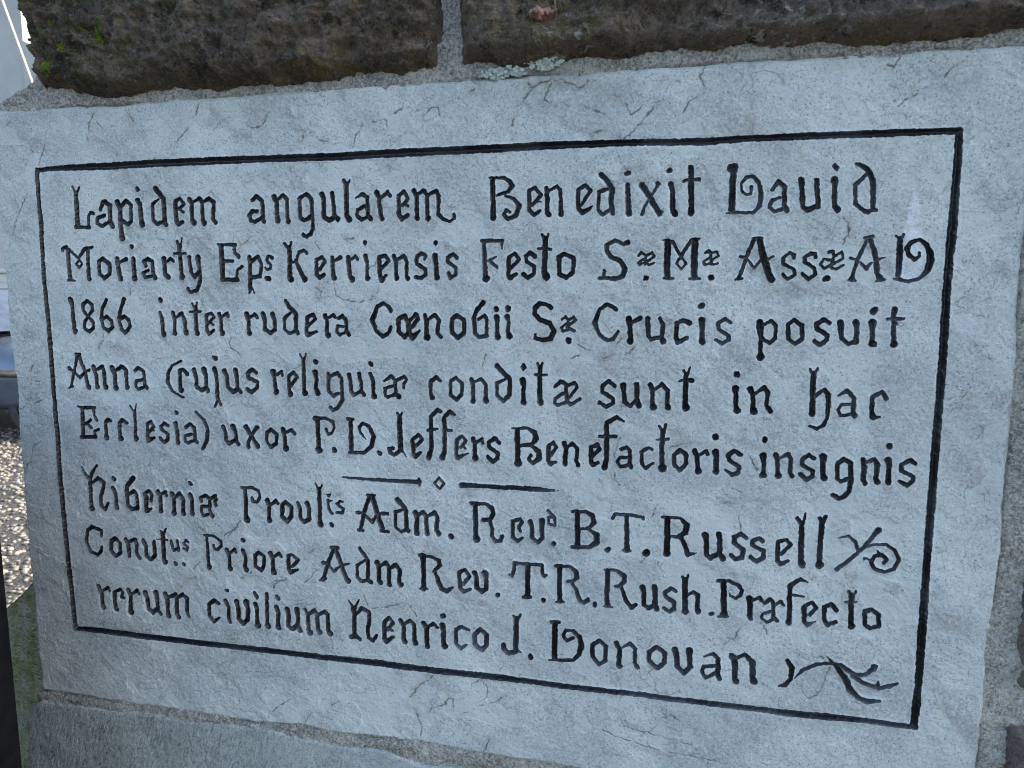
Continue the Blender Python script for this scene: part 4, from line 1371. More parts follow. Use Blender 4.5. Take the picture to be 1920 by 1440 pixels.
def build_pebbles():
    bm = bmesh.new(); bmesh.ops.create_icosphere(bm, subdivisions=1, radius=1.0)
    V = np.array([v.co[:] for v in bm.verts]); F = np.array([[v.index for v in f.verts] for f in bm.faces]); bm.free()
    n = 13000
    # the wedge of ground seen past the left end of the wall, with a good margin round it
    px = rng.uniform(-6.5, -0.9, n * 3); py = rng.uniform(0.9, 4.9, n * 3)
    keep = (px < -0.55 * py - 0.1)
    px, py = px[keep][:n], py[keep][:n]; n = len(px)
    s = rng.uniform(0.007, 0.017, n)
    sc = np.stack([s * rng.uniform(0.8, 1.5, n), s * rng.uniform(0.8, 1.4, n), s * rng.uniform(0.45, 0.85, n)], 1)
    an = rng.uniform(0, 6.28, n); ca, sa = np.cos(an), np.sin(an)
    jit = 1 + 0.16 * rng.standard_normal((n, len(V), 1))
    P = V[None] * jit * sc[:, None]
    X = P[..., 0] * ca[:, None] - P[..., 1] * sa[:, None] + px[:, None]
    Y = P[..., 0] * sa[:, None] + P[..., 1] * ca[:, None] + py[:, None]
    Zz = P[..., 2] + s[:, None] * 0.25
    verts = np.stack([X, Y, Zz], -1).reshape(-1, 3)
    faces = (F[None] + (np.arange(n) * len(V))[:, None, None]).reshape(-1, 3)
    shade = np.repeat(rng.random(n), len(V))
    t = NT("mixed_pebbles")
    c = t.mix(t.attr('shade'), (0.018, 0.016, 0.013), (0.21, 0.19, 0.155))
    o = np_mesh("gravel", verts, faces, None, t.done(c, 0.45, 0.35), None, True, {'shade': shade})
    tag(o, kind='stuff')
build_pebbles()

# ---------------------------------------------------------------- the wall
wall = empty("stone_wall", (0.5, 0.3, 0.0),
             "wall end of rough brown blocks and blue-grey dressed stone that frames the inscribed slab", "wall")

def zones(blobs):
    def f(X, Z, d):
        out = {}
        for k, L in blobs.items():
            A = np.zeros(X.shape, np.float32)
            for (x, z, rx, rz, amt) in L:
                A = np.maximum(A, amt * np.exp(-(((X - x) / rx) ** 2 + ((Z - z) / rz) ** 2)))
            out[k] = A
        return out
    return f

def rough_face(amp, dome, seed, ledge=0.0, sink=0.016):
    def f(X, Z, d):
        e = smooth01(d / 0.022)
        y = sink - (sink + dome) * e
        n = fbm(X, Z, 26, 6, seed, 0.56) * amp + fbm(X + 0.3 * Z, Z, 70, 5, seed + 5, 0.65, True) * amp * 0.55
        st = fbm(X * 0.35, Z + 0.02 * fbm(X, Z, 20, 2, seed + 9), 48, 3, seed + 11, 0.5, True) * amp * 0.5
        return y - (n + st) * (0.55 + 0.45 * e)
    return f

block_left = relief("rough_block", STONE_L, 0.0017, rough_face(0.014, 0.013, 21), 0.14, M_ROUGH, wall, 0.0022, 90, 31,
       zones({'moss': [(0.06, 0.635, 0.07, 0.06, 1.0), (0.07, 0.58, 0.08, 0.025, 0.8), (0.20, 0.66, 0.06, 0.05, 0.6)],
              'ochre': [(0.34, 0.575, 0.09, 0.020, 1.0), (0.36, 0.60, 0.06, 0.05, 0.6), (0.15, 0.565, 0.1, 0.01, 0.5)],
              'pale': [(0.30, 0.63, 0.10, 0.06, 0.55), (0.14, 0.64, 0.05, 0.03, 0.4)], 'lichen': [(0.42, 0.58, 0.03, 0.03, 0.5)]}))
block_mid = relief("rough_block", STONE_M, 0.0017, rough_face(0.012, 0.013, 77), 0.14, M_ROUGH, wall, 0.0022, 90, 47,
       zones({'pale': [(0.80, 0.63, 0.20, 0.10, 0.75), (0.63, 0.62, 0.10, 0.08, 0.45)],
              'ochre': [(0.55, 0.60, 0.05, 0.05, 0.9), (0.80, 0.564, 0.12, 0.007, 1.0), (0.62, 0.566, 0.06, 0.008, 0.5)],
              'moss': [(0.50, 0.61, 0.05, 0.03, 0.5)],
              'lichen': [(0.545, 0.575, 0.03, 0.03, 0.9), (0.71, 0.58, 0.05, 0.03, 1.0), (0.68, 0.60, 0.03, 0.03, 0.8)]}))
tall = {'pale': [(1.0, 0.1, 0.3, 0.4, 1.0)], 'ochre': [(0.95, 0.15, 0.05, 0.05, 0.3)],
        'moss': [(1.0, -0.1, 0.05, 0.05, 0.2)], 'lichen': [(0.95, 0.05, 0.06, 0.1, 0.3)]}
relief("rough_block", STONE_R, 0.002, rough_face(0.006, 0.006, 5), 0.14, M_ROUGH, wall, 0.0022, 90, 53, zones(tall))
relief("rough_block", STONE_R2, 0.002, rough_face(0.006, 0.006, 6), 0.14, M_ROUGH, wall, 0.0022, 90, 54, zones(tall))
relief("rough_block", STONE_R3, 0.003, rough_face(0.006, 0.006, 8), 0.14, M_ROUGH, wall, 0.0022, 90, 55, zones(tall))

def plinth_face(X, Z, d):
    e = smooth01(d / 0.0028)
    return 0.006 - 0.007 * e - 0.0013 * fbm(X, Z, 30, 4, 3) - 0.0006 * fbm(X * 2.2, Z * 0.6, 130, 3, 9)
relief("dressed_block", PLINTH, 0.0016, plinth_face, 0.16, M_PLINTH, wall, 0.0013, 110, 61,
       zones({'tooled': [(0.02, -0.16, 0.28, 0.2, 1.0)]}))

def mortar_face(X, Z, d):
    ds = sdf_poly(X, Z, PLAQUE)
    gap = np.exp(-((ds - 0.0003) / 0.0009) ** 2) * 0.006 * smooth01(0.35 + 1.8 * vnoise(X, Z, 14, 23))
    return (gap + 0.03 * smooth01((-0.003 - ds) / 0.003) + 0.0035 - 0.0026 * np.exp(-((Z + 0.088) / 0.012) ** 2) - 0.0028 * fbm(X, Z, 60, 5, 12, 0.6)
            + 0.0026 * fbm(X, Z, 170, 3, 19, 0.7))
relief("mortar_bed", MORTAR, 0.0022, mortar_face, 0.10, M_MORTAR, wall, 0.0018, 110, 71,
       zones({'lichen': [(0.50, 0.560, 0.035, 0.012, 1.0), (0.545, 0.562, 0.03, 0.010, 1.0), (0.92, 0.05, 0.01, 0.06, 0.8), (0.70, 0.56, 0.02, 0.01, 0.7)],
              'green': [(0.2, -0.089, 0.25, 0.004, 0.35), (0.45, -0.097, 0.2, 0.004, 0.35)]}))

def corner():
    """splayed, green-stained corner stone that shows past the slab's left edge"""
    A = (-0.0555, 0.0045, 0.0506); Bp = (-0.0545, 0.0045, -0.0850)
    Cc = (-0.158, 0.052, -0.020); n = 40
    nu, nv = 60, 150
    u = np.linspace(0, 1, nu)[None, :]; v = np.linspace(0, 1, nv)[:, None]
    top = 0.0506 + (-0.0225 - 0.0506) * u ** 0.9
    xx = -0.0535 - 0.110 * u + 0 * v
    yy = 0.0045 + 0.050 * u + 0 * v
    zz = top * (1 - v) + (-0.30) * v
    nn = 0.0022 * fbm(xx, zz, 60, 4, 5) + 0.0009 * fbm(xx, zz * 2.5, 160, 3, 8)
    yy = yy - nn; xx = xx - 0.4 * nn
    V = np.stack([xx.ravel(), yy.ravel(), (Z0 + zz).ravel()], 1)
    idx = np.arange(nu * nv).reshape(nv, nu)
    q = np.stack([idx[1:, :-1].ravel(), idx[1:, 1:].ravel(), idx[:-1, 1:].ravel(), idx[:-1, :-1].ravel()], 1)[:, ::-1]
    # close to the back
    edge = np.concatenate([idx[0, :], idx[1:, -1], idx[-1, -2::-1], idx[-2:0:-1, 0]])
    VB = V[edge].copy(); VB[:, 1] = 0.20
    m = len(V) + np.arange(len(edge))
    e2 = np.roll(edge, -1); m2 = np.roll(m, -1)
    q2 = np.stack([edge, e2, m2, m], 1)
    np_mesh("corner_block", np.concatenate([V, VB]), None, np.concatenate([q, q2]), M_MOSSY, wall, True)
corner()

core = MB()
core.box((0.60, 0.33, (Z0 + 0.70) / 2), (1.06, 0.44, Z0 + 0.70))
core.build("rubble_core", M_MORTAR, wall)
base = MB()
base.box((0.50, 0.10, (Z0 - 0.262) / 2), (1.16, 0.18, Z0 - 0.262), bevel=0.008)
base.build("dressed_block", M_PLINTH, wall)

# ---------------------------------------------------------------- the inscribed slab
plaque = empty("inscribed_slab", (0.42, 0.0, Z0 - 0.0906),
               "blue-grey limestone slab carved with a black painted Latin inscription inside a ruled border", "inscribed stone")

CELL = 0.0006
gx0, gz0, GX, GZ = grid(PLAQUE, CELL, 0.006)
WX = GX + 0.00052 * fbm(GX, GZ, 480, 2, 101) + 0.00036 * fbm(GX, GZ, 150, 2, 103)
WZ = GZ + 0.00052 * fbm(GX, GZ, 480, 2, 107) + 0.00036 * fbm(GX, GZ, 150, 2, 109)
PHI = np.full(GX.shape, 0.05, np.float32); OWN = np.full(GX.shape, -1, np.int32)
items = parse(LETTERING)
for k, (kind, name, strokes) in enumerate(items):
    stamp_strokes(PHI, OWN, k, WX, WZ, gx0, gz0, CELL, strokes, 0.004)
PHI += 0.00034 * fbm(GX, GZ, 620, 3, 113, 0.65)

OUT = sdf_poly(GX, GZ, PLAQUE) + 0.0010 * fbm(GX, GZ, 130, 3, 121) + 0.0007 * vnoise(GX, GZ, 40, 123)
CR = np.full(GX.shape, 0.05, np.float32)
CWX = GX + 0.0010 * fbm(GX, GZ, 190, 3, 131) + 0.0011 * fbm(GX, GZ, 480, 2, 133); CWZ = GZ + 0.0010 * fbm(GX, GZ, 190, 3, 137) + 0.0011 * fbm(GX, GZ, 480, 2, 139)
crs = [[(x, z, max(w * 0.60, 0.0005)) for x, z, w in st] for it in parse(CRACKS) for st in it[2]]
stamp_strokes(CR, None, 0, CWX, CWZ, gx0, gz0, CELL, crs, 0.004)
CR = CR + 0.00035 * fbm(GX, GZ, 260, 2, 140)
crack = 1 - smooth01((CR + 0.0002) / 0.0007)
crack *= smooth01(0.85 + fbm(GX, GZ, 75, 3, 141) * 2.0)
stain = 0.42 * np.exp(-np.maximum(CR, 0) / 0.004) * smooth01(0.3 + fbm(GX, GZ, 45, 3, 145) * 1.5)

def plane(u, v):    # photo pixel -> slab plane, used for a few worn and chalky spots only
    d = right * ((u - 960) / 1302.95) + up * (-(v - 720) / 1302.95) + fwd
    s = 0.61589 / d.y
    return 0.62610 + s * d.x, EYE + s * d.z - Z0

CH = np.full(GX.shape, 0.05, np.float32)
ring = [(*plane(1280 + x / 4.8, 1070 + y / 4.8), 0.0022) for x, y in ((772, 505), (780, 540), (800, 570), (860, 590), (915, 575), (938, 545), (946, 510))]
streak = [(*plane(1717, 362), 0.004), (*plane(1714, 390), 0.007), (*plane(1711, 432), 0.011)]
smear = [(*plane(1716, 440), 0.012), (*plane(1708, 520), 0.016)]
stamp_strokes(CH, None, 0, CWX, CWZ, gx0, gz0, CELL, [ring, streak], 0.004)
CH = CH + 0.0016 * fbm(GX, GZ, 130, 4, 149)
chalk = 0.40 * (1 - smooth01((CH + 0.0010) / 0.0018)) * (0.45 + 0.55 * smooth01(0.5 + 1.6 * fbm(GX, GZ, 220, 3, 151)))
CH2 = np.full(GX.shape, 0.05, np.float32)
stamp_strokes(CH2, None, 0, CWX, CWZ, gx0, gz0, CELL, [smear], 0.004)
chalk = np.maximum(chalk, 0.22 * (1 - smooth01((CH2 + 0.002) / 0.004)))

# face relief in metres (y grows into the wall)
edge = smooth01(-OUT / 0.004)
FACE = 0.0009 * fbm(GX, GZ, 16, 4, 161, 0.55) + 0.00035 * fbm(GX, GZ, 90, 4, 163, 0.6) + 0.0012 * crack + 0.0025 * (1 - edge) ** 2
scal = smooth01((fbm(GX, GZ, 28, 4, 167) - 0.22) / 0.03)            # shallow scaled-off patches
def terrace(f, n):
    k = f * n; fl = np.floor(k)
    return (fl + smooth01((k - fl) / 0.16)) / n                      # flat treads, short steep risers: split, flaked stone
tw = GX + 0.45 * GZ
flake = 0.0031 * terrace(fbm(tw, GZ - 0.35 * GX, 11, 5, 211, 0.55), 7) + 0.0009 * terrace(fbm(tw, GZ - 0.4 * GX, 34, 4, 223, 0.55), 5)
flake *= 0.35 + 0.65 * smooth01(0.5 + 1.5 * fbm(GX, GZ, 6, 3, 227))
FACE = (FACE + 0.0004 * scal + flake * smooth01((PHI - 0.0002) / 0.002) * 0.6 + 0.4 * flake).astype(np.float32)
# letters are cut in a V
inside = np.maximum(-PHI, 0)
CUT = np.minimum(1.45 * inside, 0.0046)
DEPTH = FACE + CUT + np.where(PHI < 0, 0.00025 * fbm(GX, GZ, 500, 2, 171), 0)

u, v, q, t, s = clip_grid(np.maximum(OUT, -PHI), gx0, gz0, CELL)
V = np.stack([gx0 + u * CELL, bilin(FACE, u, v), Z0 + gz0 + v * CELL], 1)
isout = (bilin(OUT, u, v) > -0.0005)
so = s[isout[s[:, 0]] & isout[s[:, 1]]]
sv = np.unique(so); mm = np.full(len(V), -1); mm[sv] = len(V) + np.arange(len(sv))
VB = V[sv].copy(); VB[:, 1] = 0.12
q2 = np.stack([so[:, 1], so[:, 0], mm[so[:, 0]], mm[so[:, 1]]], 1)
att = {}
arris = 0.75 * np.exp(-np.maximum(PHI, 0) / 0.0007) * smooth01(0.35 + fbm(GX, GZ, 160, 3, 191) * 1.6)
for nm, A in (('crack', crack), ('chalk', chalk), ('stain', stain), ('patch', scal), ('arris', arris)):
    w = bilin(A, u, v); att[nm] = np.concatenate([w, w[sv]])
np_mesh("slab", np.concatenate([V, VB]), t, np.concatenate([q, q2]), M_STONE, plaque, True, att)

# worn, paler paint here and there: (pixel x, pixel y, radius in metres, amount)
wear_spots = [(870, 1195, 0.030, 0.9), (905, 1200, 0.030, 0.9), (890, 1090, 0.030, 0.75), (590, 1180, 0.026, 0.7),
              (1260, 640, 0.026, 0.7), (930, 1010, 0.035, 0.35), (1415, 520, 0.03, 0.5), (1628, 500, 0.03, 0.45),
              (1400, 1020, 0.05, 0.4), (1260, 1240, 0.05, 0.35), (1260, 1140, 0.03, 0.35), (1400, 1245, 0.03, 0.5),
              (1490, 370, 0.05, 0.35), (1620, 360, 0.03, 0.35), (915, 500, 0.02, 0.4), (790, 1190, 0.0, 0)]
WEAR_AND_LIGHT = np.zeros(GX.shape, np.float32)
for (pu, pv, r, amt) in wear_spots:
    if r:
        x, z = plane(pu, pv)
        WEAR_AND_LIGHT = np.maximum(WEAR_AND_LIGHT, amt * np.exp(-((GX - x) ** 2 + (GZ - z) ** 2) / (r * r) * 1.5))
WEAR_AND_LIGHT *= smooth01(0.55 + 1.3 * fbm(GX, GZ, 120, 3, 181))
# paler upper groove walls: patchy worn paint, with lit walls painted in, stronger rightwards
rub_and_light = 0.62 * np.exp(-inside / 0.0018) * smooth01(0.35 + 1.9 * fbm(GX, GZ, 34, 3, 193)) * (0.35 + 0.65 * smooth01((GX - 0.1) / 0.5))
WEAR_AND_LIGHT = np.maximum(WEAR_AND_LIGHT, rub_and_light).astype(np.float32)

nz, nx = PHI.shape
for k, (kind, name, strokes) in enumerate(items):
    P = np.array([p for st in strokes for p in st]); mg = P[:, 2].max() + 0.003
    i0 = max(0, int((P[:, 0].min() - mg - gx0) / CELL)); i1 = min(nx, int((P[:, 0].max() + mg - gx0) / CELL) + 2)
    j0 = max(0, int((P[:, 1].min() - mg - gz0) / CELL)); j1 = min(nz, int((P[:, 1].max() + mg - gz0) / CELL) + 2)
    sub = PHI[j0:j1, i0:i1]
    F = np.where(OWN[j0:j1, i0:i1] == k, sub, np.maximum(np.abs(sub), 1e-6))
    if not (F < 0).any(): continue
    u, v, q, t, s = clip_grid(F, 0, 0, CELL)
    V = np.stack([gx0 + (u + i0) * CELL, bilin(DEPTH, u + i0, v + j0), Z0 + gz0 + (v + j0) * CELL], 1)
    nm = {'border': 'carved_border', 'divider': 'carved_divider', 'flourish': 'carved_flourish'}.get(name, 'carved_word')
    o = np_mesh(nm, V, t, q, M_PAINT, plaque, True, {'wear_and_light': bilin(WEAR_AND_LIGHT, u + i0, v + j0)})
    if nm == 'carved_word': o['label'] = 'black painted carved word reading "%s"' % name
    elif nm == 'carved_border': o['label'] = 'black painted ruled border cut round the whole text'
    elif nm == 'carved_divider': o['label'] = 'two tapering carved dashes with a small open diamond between them'
del GX, GZ, WX, WZ, CWX, CWZ, PHI, OWN, OUT

# ---------------------------------------------------------------- small things on the wall
def lichen(name, cx, cz, rx, rz, y0, label, seed):
    r = np.random.default_rng(seed); n = 90
    V = []; F = []
    bm = bmesh.new(); bmesh.ops.create_icosphere(bm, subdivisions=2, radius=1.0)
    B = np.array([v.co[:] for v in bm.verts]); T = np.array([[v.index for v in f.verts] for f in bm.faces]); bm.free()
    for k in range(n):
        a_, rr = r.uniform(0, 6.28), r.random() ** 0.6
        c = np.array([cx + rx * rr * math.cos(a_), y0 + r.uniform(-0.001, 0.001), Z0 + cz + rz * rr * math.sin(a_)])
        s_ = r.uniform(0.0008, 0.0024)
        V.append(B * (1 + 0.28 * r.standard_normal((len(B), 1))) * np.array([s_, s_ * 0.45, s_ * 0.8]) + c); F.append(T + k * len(B))
    o = np_mesh(name, np.concatenate(V), np.concatenate(F), None, M_LICHEN, None, False)
    tag(o, label, "lichen", "lichen crusts on the wall above the slab")
M_LICHEN = mat_simple("grey_green_lichen", (0.26, 0.30, 0.27), (0.46, 0.50, 0.46), 300, 0.9, 0.15, 0, 0.002, 900)
lichen("lichen_patch", 0.523, 0.5695, 0.017, 0.0085, 0.0005, "pale lichen clump on the mortar ledge right below the dry leaf", 3)
lichen("lichen_patch", 0.487, 0.5600, 0.021, 0.0045, 0.0005, "thin pale lichen strip along the slab's top edge, left of the clump below the leaf", 4)

from mathutils.bvhtree import BVHTree
def surface(o):
    me = o.data
    return BVHTree.FromPolygons([v.co[:] for v in me.vertices], [p.vertices[:] for p in me.polygons])
bvl, bvm = surface(block_left), surface(block_mid)
def on_face(bvh, x, z, default=-0.02):
    h = bvh.ray_cast(Vector((x, -1.0, Z0 + z)), Vector((0, 1, 0)))
    return h[0].y if h[0] is not None else default
M_MOSS = mat_simple("bright_green_moss", (0.050, 0.075, 0.010), (0.110, 0.145, 0.016), 400, 0.9, 0.1, 0, 0.002, 900)
def moss(k, cx, cz, r0, label):
    r = np.random.default_rng(300 + k); V = []; F = []
    bm = bmesh.new(); bmesh.ops.create_icosphere(bm, subdivisions=1, radius=1.0)
    B = np.array([v.co[:] for v in bm.verts]); T = np.array([[v.index for v in f.verts] for f in bm.faces]); bm.free()
    for i in range(int(60 + 5000 * r0)):
        x = cx + r.normal(0, r0 * 0.5); z = cz + r.normal(0, r0 * 0.75)
        s_ = r.uniform(0.0006, 0.0015)
        V.append(B * (1 + 0.25 * r.standard_normal((len(B), 1))) * np.array([s_, s_ * 1.2, s_ * 1.1]) + np.array([x, on_face(bvl, x, z) - s_ * 0.4, Z0 + z])); F.append(T + len(B) * len(F))
    o = np_mesh("moss_tuft", np.concatenate(V), np.concatenate(F), None, M_MOSS, None, False)
    tag(o, label, "moss", "moss tufts on the left rough block")
for k, (u_, v_, r0, lab) in enumerate([(60, 33, 0.0032, "small bright moss tuft high on the left block's outer edge"),
        (79, 97, 0.0050, "largest bright green moss streak near the left block's outer edge"),
        (206, 78, 0.0042, "bright moss tuft farther right, midway up the left rough block"),
        (115, 135, 0.0034, "moss tuft low on the left block, below the largest moss streak"),
        (254, 3, 0.0030, "moss tuft at the photo's top edge on the left rough block"),
        (138, 100, 0.0026, "tiny moss tuft between the largest streak and the tuft farther right")]):
    x_, z_ = plane(u_, v_); moss(k, x_, z_, r0, lab)

M_LEAF = mat_simple("dry_red_brown_leaf", (0.190, 0.098, 0.070), (0.290, 0.165, 0.125), 130, 0.6, 0.35, 0, 0.001, 500)
M_STALK = mat_simple("dry_leaf_stalk", (0.20, 0.10, 0.06), (0.30, 0.17, 0.10), 200, 0.6, 0.3)
leaf_y = min(on_face(bvm, 0.5275 + dx, 0.5975 + dz) for dx in (-0.009, 0, 0.008) for dz in (-0.004, 0.004)) - 0.002
leaf = empty("dry_leaf", (0.5275, leaf_y, Z0 + 0.5975), "small curled reddish-brown dead leaf caught on the rough stone above the slab", "leaf")
def leaf_blade():
    nu, nv = 26, 14
    V = []; F = []
    for j in range(nv):
        for i in range(nu):
            uu, vv = i / (nu - 1), j / (nv - 1)
            wdt = 0.0092 * (math.sin(math.pi * min(1, 0.12 + 0.80 * uu)) ** 0.6) * (1 + 0.16 * math.sin(19 * uu + 2) + 0.08 * math.sin(47 * uu))
            x = -0.0125 + 0.0225 * uu
            z = 0.001 - 0.001 * uu + (vv - 0.5) * wdt * 1.15 + 0.0008 * math.sin(40 * vv + 8 * uu)
            y = -0.0045 * math.sin(math.pi * vv) - 0.003 * math.sin(2.2 * math.pi * uu) + 0.0006 * math.sin(30 * uu + 9 * vv)
            V.append((leaf.location.x + x, leaf.location.y + y, leaf.location.z + z))
    for j in range(nv - 1):
        for i in range(nu - 1):
            a0 = j * nu + i
            F.append((a0, a0 + 1, a0 + nu + 1, a0 + nu))
    o = np_mesh("leaf_blade", V, None, F, M_LEAF, leaf, True)
    sm = o.modifiers.new("thickness", 'SOLIDIFY'); sm.thickness = 0.0004
leaf_blade()
st = MB(); L = leaf.location
st.tube([L + Vector((0.0095, -0.003, -0.002)), L + Vector((0.0088, -0.006, 0.008)), L + Vector((0.005, -0.008, 0.018)), L + Vector((0.002, -0.008, 0.026))], [0.0006, 0.0005, 0.0005, 0.0004], 8)
st.build("leaf_stalk", M_STALK, leaf, True)

# ---------------------------------------------------------------- iron post by the wall's left end, plus added unseen panel shading the slab
M_IRON = mat_simple("black_painted_iron", (0.0022, 0.0022, 0.0028), (0.005, 0.005, 0.006), 60, 0.55, 0.12, 0, 0.001, 300)
screen = empty("post_shade_screen", (-0.12, -0.165, 0.0), "black painted iron gate leaf, upright edge just in front of slab's lower left corner", "screen")
GT = 1.16
pm = MB(); pm.box((0.0305, -0.165, GT / 2 + 0.03), (0.048, 0.09, GT - 0.06), bevel=0.005); pm.build("iron_upright", M_IRON, screen)
pm = MB(); pm.box((-0.3305, -0.165, GT / 2 + 0.03), (0.048, 0.09, GT - 0.06), bevel=0.005); pm.build("iron_upright", M_IRON, screen)
pm = MB(); pm.box((-0.15, -0.165, GT + 0.022), (0.41, 0.092, 0.044), bevel=0.005); pm.build("unseen_top_rail", M_IRON, screen)
pm = MB(); pm.box((-0.15, -0.165, 0.08), (0.312, 0.06, 0.08), bevel=0.005); pm.build("unseen_bottom_rail", M_IRON, screen)
pm = MB(); pm.box((-0.15, -0.165, GT / 2 + 0.06), (0.312, 0.012, GT - 0.12)); pm.build("unseen_shade_panel", M_IRON, screen)  # unseen sheet, added to darken the slab's left side

# ---------------------------------------------------------------- parked car beyond the wall's left end
M_BODY = mat_simple("blue_grey_car_paint", (0.055, 0.075, 0.105), (0.070, 0.092, 0.125), 4, 0.2, 0.6, 0.4)
M_TRIM = mat_simple("dark_car_trim", (0.02, 0.02, 0.022), (0.035, 0.035, 0.038), 20, 0.5)
M_GLASS = mat_simple("car_window_glass", (0.025, 0.032, 0.04), (0.04, 0.05, 0.06), 5, 0.06, 0.8)
M_TYRE = mat_simple("black_tyre", (0.018, 0.018, 0.018), (0.03, 0.03, 0.03), 30, 0.8)
M_RIM = mat_simple("silver_wheel_rim", (0.5, 0.5, 0.52), (0.58, 0.58, 0.6), 10, 0.3, 0.5, 0.8)
M_LAMP = mat_simple("clear_headlamp", (0.55, 0.57, 0.6), (0.7, 0.72, 0.74), 10, 0.12, 0.8)
def build_car(cx, cy):
    car = empty("parked_car", (cx, cy, 0), "blue-grey car parked on the gravel, seen past the slab's left edge", "car")
    bm = bmesh.new()
    # lower body: cross-sections along the length, rounded in plan and section
    L2, W2 = 2.05, 0.86
    secs = [(-L2, 0.50, 0.78, 0.80), (-L2 + 0.12, 0.34, 0.92, 0.94), (-1.5, 0.24, 0.98, 1.0), (-0.6, 0.22, 0.98, 1.0), (0.5, 0.22, 0.98, 1.0),
            (0.72, 0.22, 0.92, 1.0), (1.3, 0.24, 0.84, 0.99), (L2 - 0.12, 0.32, 0.74, 0.92), (L2, 0.46, 0.64, 0.78)]
    rings = []
    for x, zb, zt, w in secs:
        prof = [(-1.0, zb + 0.05), (-1.02, zb + 0.28), (-1.0, zb + 0.42), (-0.955, zt - 0.10), (-0.86, zt - 0.015), (-0.5, zt + 0.03), (0, zt + 0.045),
                (0.5, zt + 0.03), (0.86, zt - 0.015), (0.955, zt - 0.10), (1.0, zb + 0.42), (1.02, zb + 0.28), (1.0, zb + 0.05), (0.9, zb), (-0.9, zb)]
        rings.append([bm.verts.new((cx + x, cy + W2 * w * p, z)) for p, z in prof])
    for r0, r1 in zip(rings, rings[1:]):
        for k in range(len(r0)):
            bm.faces.new((r0[k], r0[(k + 1) % len(r0)], r1[(k + 1) % len(r0)], r1[k]))
    bm.faces.new(rings[0][::-1]); bm.faces.new(rings[-1])
    m = MB(); m.bm.free(); m.bm = bm
    o = m.build("car_body", M_BODY, car, True)
    sd = o.modifiers.new("sub", 'SUBSURF'); sd.levels = 2; sd.render_levels = 2
    # cabin (windows) and roof
    def loft(name, secs, mat):
        bm = bmesh.new(); rr = []
        for z, xa, xb, w in secs:
            rr.append([bm.verts.new((cx + x, cy + y * w, z)) for x, y in ((xa, -1), (xb, -1), (xb + 0.06, -0.5), (xb + 0.06, 0.5), (xb, 1), (xa, 1), (xa - 0.05, 0.5), (xa - 0.05, -0.5))])
        for r0, r1 in zip(rr, rr[1:]):
            for k in range(8): bm.faces.new((r0[k], r0[(k + 1) % 8], r1[(k + 1) % 8], r1[k]))
        bm.faces.new(rr[0][::-1]); bm.faces.new(rr[-1])
        m = MB(); m.bm.free(); m.bm = bm
        return m.build(name, mat, car)
    loft("window", [(0.97, -1.75, 0.85, 0.78), (1.36, -1.35, 0.12, 0.64)], M_GLASS)
    loft("roof", [(1.362, -1.36, 0.13, 0.65), (1.42, -1.20, -0.05, 0.60), (1.44, -0.9, -0.3, 0.45)], M_BODY)
    for sx in (-1.30, 1.27):
        for sy in (-1, 1):
            w = MB(); c = Vector((cx + sx, cy + sy * 0.74, 0.31))
            pts = [(0.20, -0.09), (0.27, -0.10), (0.305, -0.075), (0.312, 0), (0.305, 0.075), (0.27, 0.10), (0.20, 0.09)]
            seg = 32; rings = []
            for r_, off in pts:
                rings.append([w.bm.verts.new(c + Vector((r_ * math.cos(6.2832 * k / seg), off, r_ * math.sin(6.2832 * k / seg)))) for k in range(seg)])
            for r0, r1 in zip(rings, rings[1:]):
                for k in range(seg): w.bm.faces.new((r0[k], r0[(k + 1) % seg], r1[(k + 1) % seg], r1[k]))
            wheel = w.build("wheel", M_TYRE, car, True)
            d = MB(); bmesh.ops.create_cone(d.bm, cap_ends=True, segments=32, radius1=0.205, radius2=0.205, depth=0.15, matrix=Matrix.Translation(c) @ Matrix.Rotation(math.pi / 2, 4, 'X'))
            ob = d.build("rim", M_RIM, None); ob.parent = wheel
    for sy in (-1, 1):
        h = MB(); h.box((cx + 1.93, cy + sy * 0.56, 0.66), (0.16, 0.30, 0.13), bevel=0.04); h.build("headlight", M_LAMP, car, True)
    b = MB(); b.box((cx + 1.90, cy, 0.42), (0.32, 1.42, 0.15), bevel=0.05); b.build("bumper", M_TRIM, car, True)
    for sy in (-1, 1):
        b = MB(); b.box((cx, cy + sy * 0.872, 0.60), (2.3, 0.035, 0.07), bevel=0.012); b.build("side_trim", M_TRIM, car, True)
build_car(-6.10, 5.35)

# ---------------------------------------------------------------- buildings behind
def mat_render(name, a, b):
    t = NT(name)
    c = t.mix(t.ramp(t.noise(0.8, 6, 0.65), 0.3, 0.7), a, b)
    c = t.mix(t.ramp(t.noise(5, 5, 0.7), 0.5, 0.72, 0, 0.35), c, tuple(k * 0.8 for k in a))
    t.bump(t.noise(60, 4, 0.6), 0.01, 0.6)
    return t.done(c, 0.85, 0.2)
M_GREYW = mat_render("grey_rendered_wall", (0.29, 0.29, 0.275), (0.36, 0.36, 0.34))
M_PALEW = mat_render("pale_painted_wall", (0.40, 0.38, 0.35), (0.48, 0.46, 0.42))
M_SLATE = mat_simple("grey_slates", (0.09, 0.095, 0.105), (0.14, 0.145, 0.155), 3, 0.6)
M_FRAME = mat_simple("dark_window_frame", (0.02, 0.02, 0.02), (0.03, 0.03, 0.03), 3, 0.4)
house = empty("grey_house", (-16.0, 14.0, 0), "grey rendered house rising behind the pale block wall, upper left of the slab", "house")
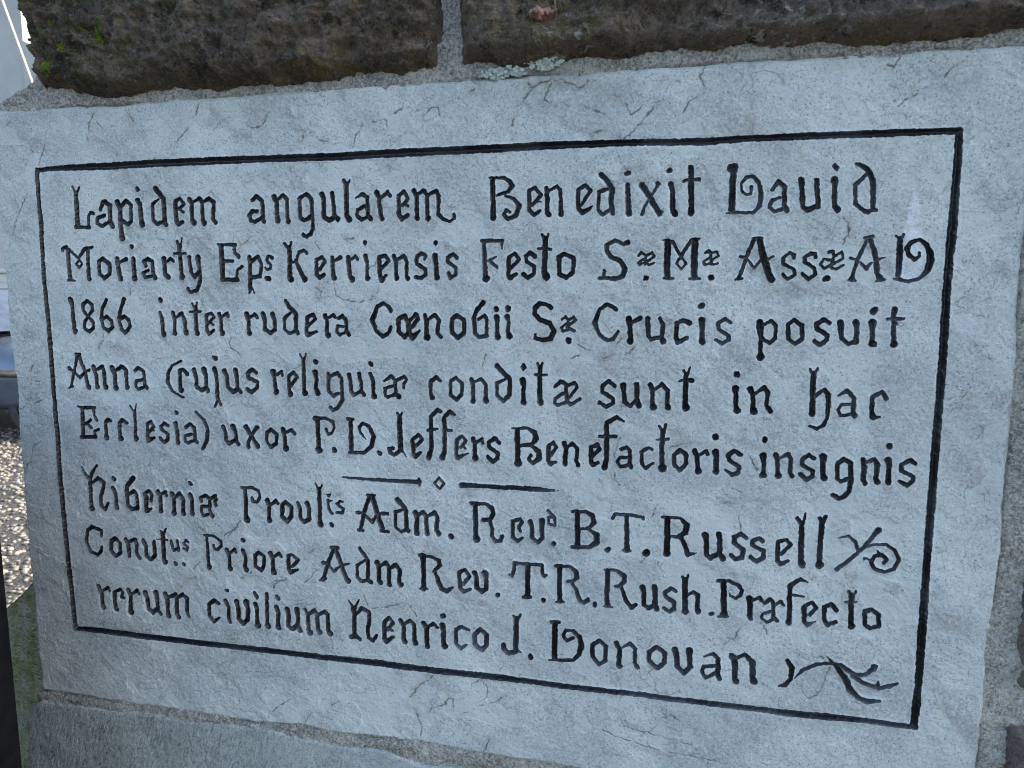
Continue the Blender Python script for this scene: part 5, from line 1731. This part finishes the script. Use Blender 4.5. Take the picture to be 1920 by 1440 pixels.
def house_parts():
    m = MB(); m.prism([(-21.0, 0), (-12.90, 0), (-12.90, 7.9), (-16.6, 10.6), (-21.0, 7.6)], 12.6, 18.6); m.build("wall", M_GREYW, house)
    m = MB(); m.prism([(-12.92, 0), (-11.4, 0), (-11.4, 6.0), (-12.92, 6.72)], 12.56, 18.4); m.build("side_wing", M_GREYW, house)
    m = MB()
    m.prism([(-21.3, 7.45), (-16.6, 10.66), (-16.6, 10.84), (-21.3, 7.63)], 12.4, 18.8)
    m.prism([(-16.598, 10.66), (-12.6, 7.85), (-12.6, 8.03), (-16.598, 10.84)], 12.4, 18.8)
    m.build("roof", M_SLATE, house)
    for x, z in ((-18.4, 2.0), (-18.4, 5.2), (-15.0, 5.2)):
        m = MB(); m.box((x, 12.59, z), (1.2, 0.08, 1.5)); w = m.build("window_frame", M_PALEW, house)
        m = MB(); m.box((x, 12.56, z), (0.96, 0.06, 1.26)); o = m.build("window_pane", M_GLASS, None); o.parent = w
house_parts()
yard = empty("yard_wall", (-13.0, 11.6, 0), "pale painted block wall standing behind the parked car", "wall")
def yard_parts():
    m = MB()
    courses = [(0.0, 0.33), (0.345, 0.68), (0.695, 1.03), (1.045, 1.38), (1.395, 1.73)]
    for k, (za, zb) in enumerate(courses):
        x = -19.0 + (0.3 if k % 2 else 0.0)
        while x < -11.6:
            m.box((x + 0.29, 11.75, (za + zb) / 2), (0.585, 0.30, zb - za), bevel=0.008); x += 0.6
    m.build("blockwork", M_PALEW, yard)
    m = MB(); m.box((-15.3, 11.765, 0.865), (7.2, 0.27, 1.72)); m.build("joint_mortar", M_GREYW, yard)
    m = MB(); m.box((-15.3, 11.75, 1.79), (7.5, 0.38, 0.09), bevel=0.015); m.build("coping", M_PALEW, yard)
yard_parts()
M_CABLE = mat_simple("pale_cream_cable", (0.36, 0.31, 0.22), (0.42, 0.36, 0.27), 20, 0.5)
def build_cable():
    def at(u, v, y):
        d = right * ((u - 960) / 1302.95) + up * (-(v - 720) / 1302.95) + fwd
        s = (y + 0.61589) / d.y
        return Vector((0.62610 + s * d.x, y, EYE + s * d.z))
    a0, a1 = at(4, 0, 6.0), at(57, 145, 6.0)
    d = (a1 - a0)
    top = a0 - d * 3.0; foot = a0 + d * (a0.z / -d.z)
    o = MB().tube([top, foot], 0.011, 10).build("stay_cable", M_CABLE, None, True)
    tag(o, "thin pale stay cable slanting in front of the grey house beside the rough top block", "cable")
build_cable()
